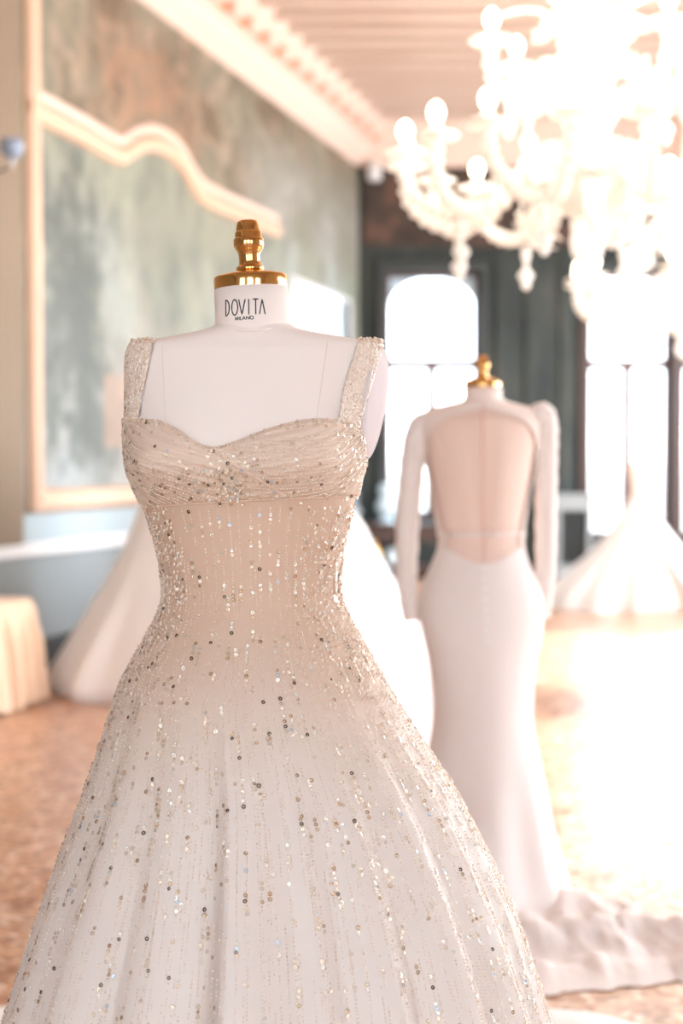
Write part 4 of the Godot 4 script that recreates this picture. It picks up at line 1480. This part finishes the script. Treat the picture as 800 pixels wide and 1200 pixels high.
func chandeliers() -> void:
	var a := thing("chandelier", "large white glass chandelier with curling arms and lit bulbs, nearer of the two", "chandelier", Vector3(1.03, -0.05, -6.0), "")
	var m: Material = M.milk_glass
	# centre: stem of blown pieces from the ceiling down, bowl, bottom drop
	var stem := [[[5.22, 0.0], [5.20, 0.09], [5.08, 0.085], [5.02, 0.03], [4.9, 0.012], [3.95, 0.012]], [[3.98, 0.014], [3.94, 0.05], [3.84, 0.075], [3.74, 0.05], [3.70, 0.02]], [[3.70, 0.022], [3.64, 0.03], [3.50, 0.042], [3.34, 0.028], [3.30, 0.05], [3.27, 0.06], [3.24, 0.04]],
		[[3.25, 0.02], [3.15, 0.06], [3.05, 0.085], [2.97, 0.07], [2.93, 0.045]], [[2.94, 0.04], [2.91, 0.052], [2.86, 0.050], [2.76, 0.036], [2.66, 0.028], [2.62, 0.05]],
		[[2.64, 0.05], [2.62, 0.12], [2.58, 0.20], [2.53, 0.235], [2.50, 0.225], [2.44, 0.17], [2.38, 0.09], [2.36, 0.05]], [[2.37, 0.03], [2.33, 0.055], [2.27, 0.07], [2.21, 0.06], [2.17, 0.03], [2.15, 0.018], [2.13, 0.03], [2.10, 0.034], [2.07, 0.02], [2.05, 0.0]]]
	var names := ["stem", "stem", "stem", "stem", "stem", "bowl", "bottom_drop"]
	for k in stem.size():
		var st := new_st()
		var pr := []
		for q in stem[k]:
			pr.append([q[1], q[0]])
		lathe(st, pr, 40, Transform3D(), (func(t: float, i: int): return 1.0 + 0.06 * cos(12 * t)) if k in [3, 5, 6] else none)
		obj(names[k], finish(st), m, a)
	# shared pieces
	var arm := rope([Vector3(0.06, 2.60, 0), Vector3(0.20, 2.63, 0), Vector3(0.34, 2.50, 0), Vector3(0.46, 2.39, 0), Vector3(0.52, 2.40, 0)], 0.032, 11.0)
	var branch := []
	for s in [-1.0, 1.0]:
		branch.append(rope([Vector3(0.50, 2.39, 0), Vector3(0.58, 2.36, s * 0.05), Vector3(0.68, 2.39, s * 0.10), Vector3(0.75, 2.48, s * 0.15), Vector3(0.755, 2.585, s * 0.165)], 0.030, 10.0))
	var up_arm := rope([Vector3(0.05, 2.98, 0), Vector3(0.17, 3.00, 0), Vector3(0.27, 2.88, 0), Vector3(0.37, 2.88, 0), Vector3(0.42, 2.98, 0), Vector3(0.415, 3.05, 0)], 0.028, 10.0)
	var st2 := new_st()
	lathe(st2, [[0.0, -0.012], [0.018, -0.012], [0.03, 0.0], [0.062, 0.012], [0.068, 0.022], [0.062, 0.028], [0.035, 0.022], [0.020, 0.030], [0.017, 0.075], [0.0, 0.075]], 24, Transform3D(), func(t: float, i: int): return 1.0 + (0.07 * cos(8 * t) if i in [3, 4, 5] else 0.0))
	var cup := finish(st2)
	st2 = new_st()
	lathe(st2, [[0.0, 0.0], [0.012, 0.002], [0.021, 0.016], [0.0245, 0.030], [0.023, 0.044], [0.016, 0.058], [0.006, 0.067], [0.0, 0.069]], 20)
	var bulb := finish(st2)
	st2 = new_st()
	lathe(st2, [[0.0, 0.05], [0.016, 0.03], [0.022, 0.0], [0.012, -0.03], [0.010, -0.05], [0.018, -0.07], [0.034, -0.085], [0.036, -0.10], [0.020, -0.118], [0.022, -0.135], [0.012, -0.155], [0.0, -0.16]], 20)
	var pend := finish(st2)
	# flower: ring of cupped petals round a button
	st2 = new_st()
	for k in 7:
		var pb := Basis(Vector3.UP, TAU * k / 7.0)
		for d in [0.002, -0.002]:
			sheet(st2, 6, 6, func(i: int, j: int):
				var u := i / 6.0
				var v := j / 3.0 - 1.0
				return pb * Vector3(0.012 + 0.075 * u, 0.04 * u * u - 0.01 * v * v + d, 0.034 * sin(PI * (0.15 + 0.8 * u)) * v), none, d < 0)
	lathe(st2, [[0.018, 0.0], [0.016, 0.014], [0.0, 0.02]], 14)
	var flower := finish(st2)
	var leaf := leaf_mesh(0.26, 0.045, 1.7)
	var leaf_long := leaf_mesh(0.42, 0.05, 1.25)
	var lamp := func(parent: Node3D, at: Vector3) -> void:
		obj("cup", cup, m, parent).transform = Transform3D(Basis.from_scale(Vector3(1.35, 1.0, 1.35)), at)
		obj("bulb", bulb, M.bulb_glow, parent).transform = Transform3D(Basis.from_scale(Vector3(1.25, 1.2, 1.25)), at + Vector3(0, 0.072, 0))
		var l := OmniLight3D.new()
		l.name = "bulb_light"
		l.light_energy = 0.19
		l.light_color = Color(1.0, 0.95, 0.88)
		l.light_size = 0.02
		l.omni_range = 30.0
		l.omni_attenuation = 2.0
		l.shadow_enabled = true
		l.position = at + Vector3(0, 0.105, 0)
		parent.add_child(l, true)
	for k in 8:
		var b := Basis(Vector3.UP, TAU * (k + 0.42) / 8.0)
		var xf := Transform3D(b, Vector3.ZERO)
		obj("arm", arm, m, a).transform = xf
		for s in 2:
			obj("branch", branch[s], m, a).transform = xf
			lamp.call(a, b * Vector3(0.755, 2.595, (-1.0 if s == 0 else 1.0) * 0.165))
		obj("pendant", pend, m, a).position = b * Vector3(0.575, 2.29, 0)
		obj("flower", flower, m, a).transform = Transform3D(b * Basis(Vector3.BACK, -0.5), b * Vector3(0.50, 2.425, 0))
		var b2 := Basis(Vector3.UP, TAU * (k + 0.92) / 8.0)
		obj("leaf", leaf_long, m, a).transform = Transform3D(b2, b2 * Vector3(0.07, 2.60, 0))
		obj("pendant", pend, m, a).position = b2 * Vector3(0.21, 2.45, 0)
		var b3 := b2 * Basis(Vector3.BACK, -1.9)
		obj("leaf", leaf, m, a).transform = Transform3D(b3, b2 * Vector3(0.17, 2.52, 0))
		obj("flower", flower, m, a).transform = Transform3D(b2 * Basis(Vector3.BACK, -1.0), b2 * Vector3(0.25, 2.56, 0))
	for k in 6:
		var b := Basis(Vector3.UP, TAU * (k + 0.15) / 6.0)
		obj("arm", up_arm, m, a).transform = Transform3D(b, Vector3.ZERO)
		lamp.call(a, b * Vector3(0.415, 3.06, 0))
		obj("flower", flower, m, a).transform = Transform3D(b * Basis(Vector3.BACK, -0.9), b * Vector3(0.30, 2.90, 0))
		obj("pendant", pend, m, a).position = b * Vector3(0.34, 2.84, 0)
		var b2 := Basis(Vector3.UP, TAU * (k + 0.65) / 6.0)
		obj("leaf", leaf_long, m, a).transform = Transform3D(b2, b2 * Vector3(0.05, 2.98, 0))
		obj("leaf", leaf, m, a).transform = Transform3D(b2, b2 * Vector3(0.04, 3.26, 0))
		obj("flower", flower, m, a).transform = Transform3D(b2 * Basis(Vector3.BACK, -0.8), b2 * Vector3(0.16, 3.16, 0))
	var c := a.duplicate()
	c.name = "chandelier_001"
	add_child(c, true)
	c.position = Vector3(2.42, -0.05, -10.0)
	c.rotation.y = 0.31
	tag(c, "second white glass chandelier, further down the room in front of the right far window", "chandelier")


func small_things() -> void:
	# white spot lamp high in the far left corner
	var s := thing("spot_lamp", "small white spot lamp high on the wall in the far corner", "lamp", Vector3(0.36, 4.53, -15.86))
	var st := new_st()
	lathe(st, [[0.0, 0.10], [0.05, 0.095], [0.075, 0.06], [0.08, -0.02], [0.078, -0.09], [0.06, -0.10], [0.0, -0.10]], 24)
	obj("housing", finish(st), M.white_paint, s)
	obj("bracket", box_mesh(Vector3(-0.02, -0.02, -0.115), Vector3(0.02, 0.02, -0.05)), M.white_paint, s)
	# wall lamp of blue grey glass on the pilaster, reaching into the frame
	var w := thing("wall_lamp", "blue-grey glass wall lamp on the brown pilaster by the mural", "lamp", on_wall(-8.12, 2.98, 0.06))
	st = new_st()
	lathe(st, [[0.0, 0.0], [0.07, 0.0], [0.06, 0.03], [0.0, 0.04]], 24, Transform3D(Basis(Vector3(0.277, 0, -0.961), Vector3(0.961, 0, 0.277), Vector3(0, -1, 0)), Vector3.ZERO))
	obj("wall_plate", finish(st), M.steel, w)
	st = new_st()
	tube(st, bez([Vector3(0.02, 0, 0), Vector3(0.09, -0.04, 0.03), Vector3(0.16, -0.02, 0.05), Vector3(0.17, 0.03, 0.05)], 20), 0.012, 8)
	obj("arm", finish(st), M.steel, w)
	st = new_st()
	lathe(st, [[0.02, 0.02], [0.06, 0.05], [0.07, 0.10], [0.055, 0.13], [0.05, 0.13], [0.06, 0.10], [0.05, 0.06], [0.0, 0.03]], 24, Transform3D(Basis(), Vector3(0.17, 0, 0.05)))
	obj("shade", finish(st), M.lamp_blue, w)
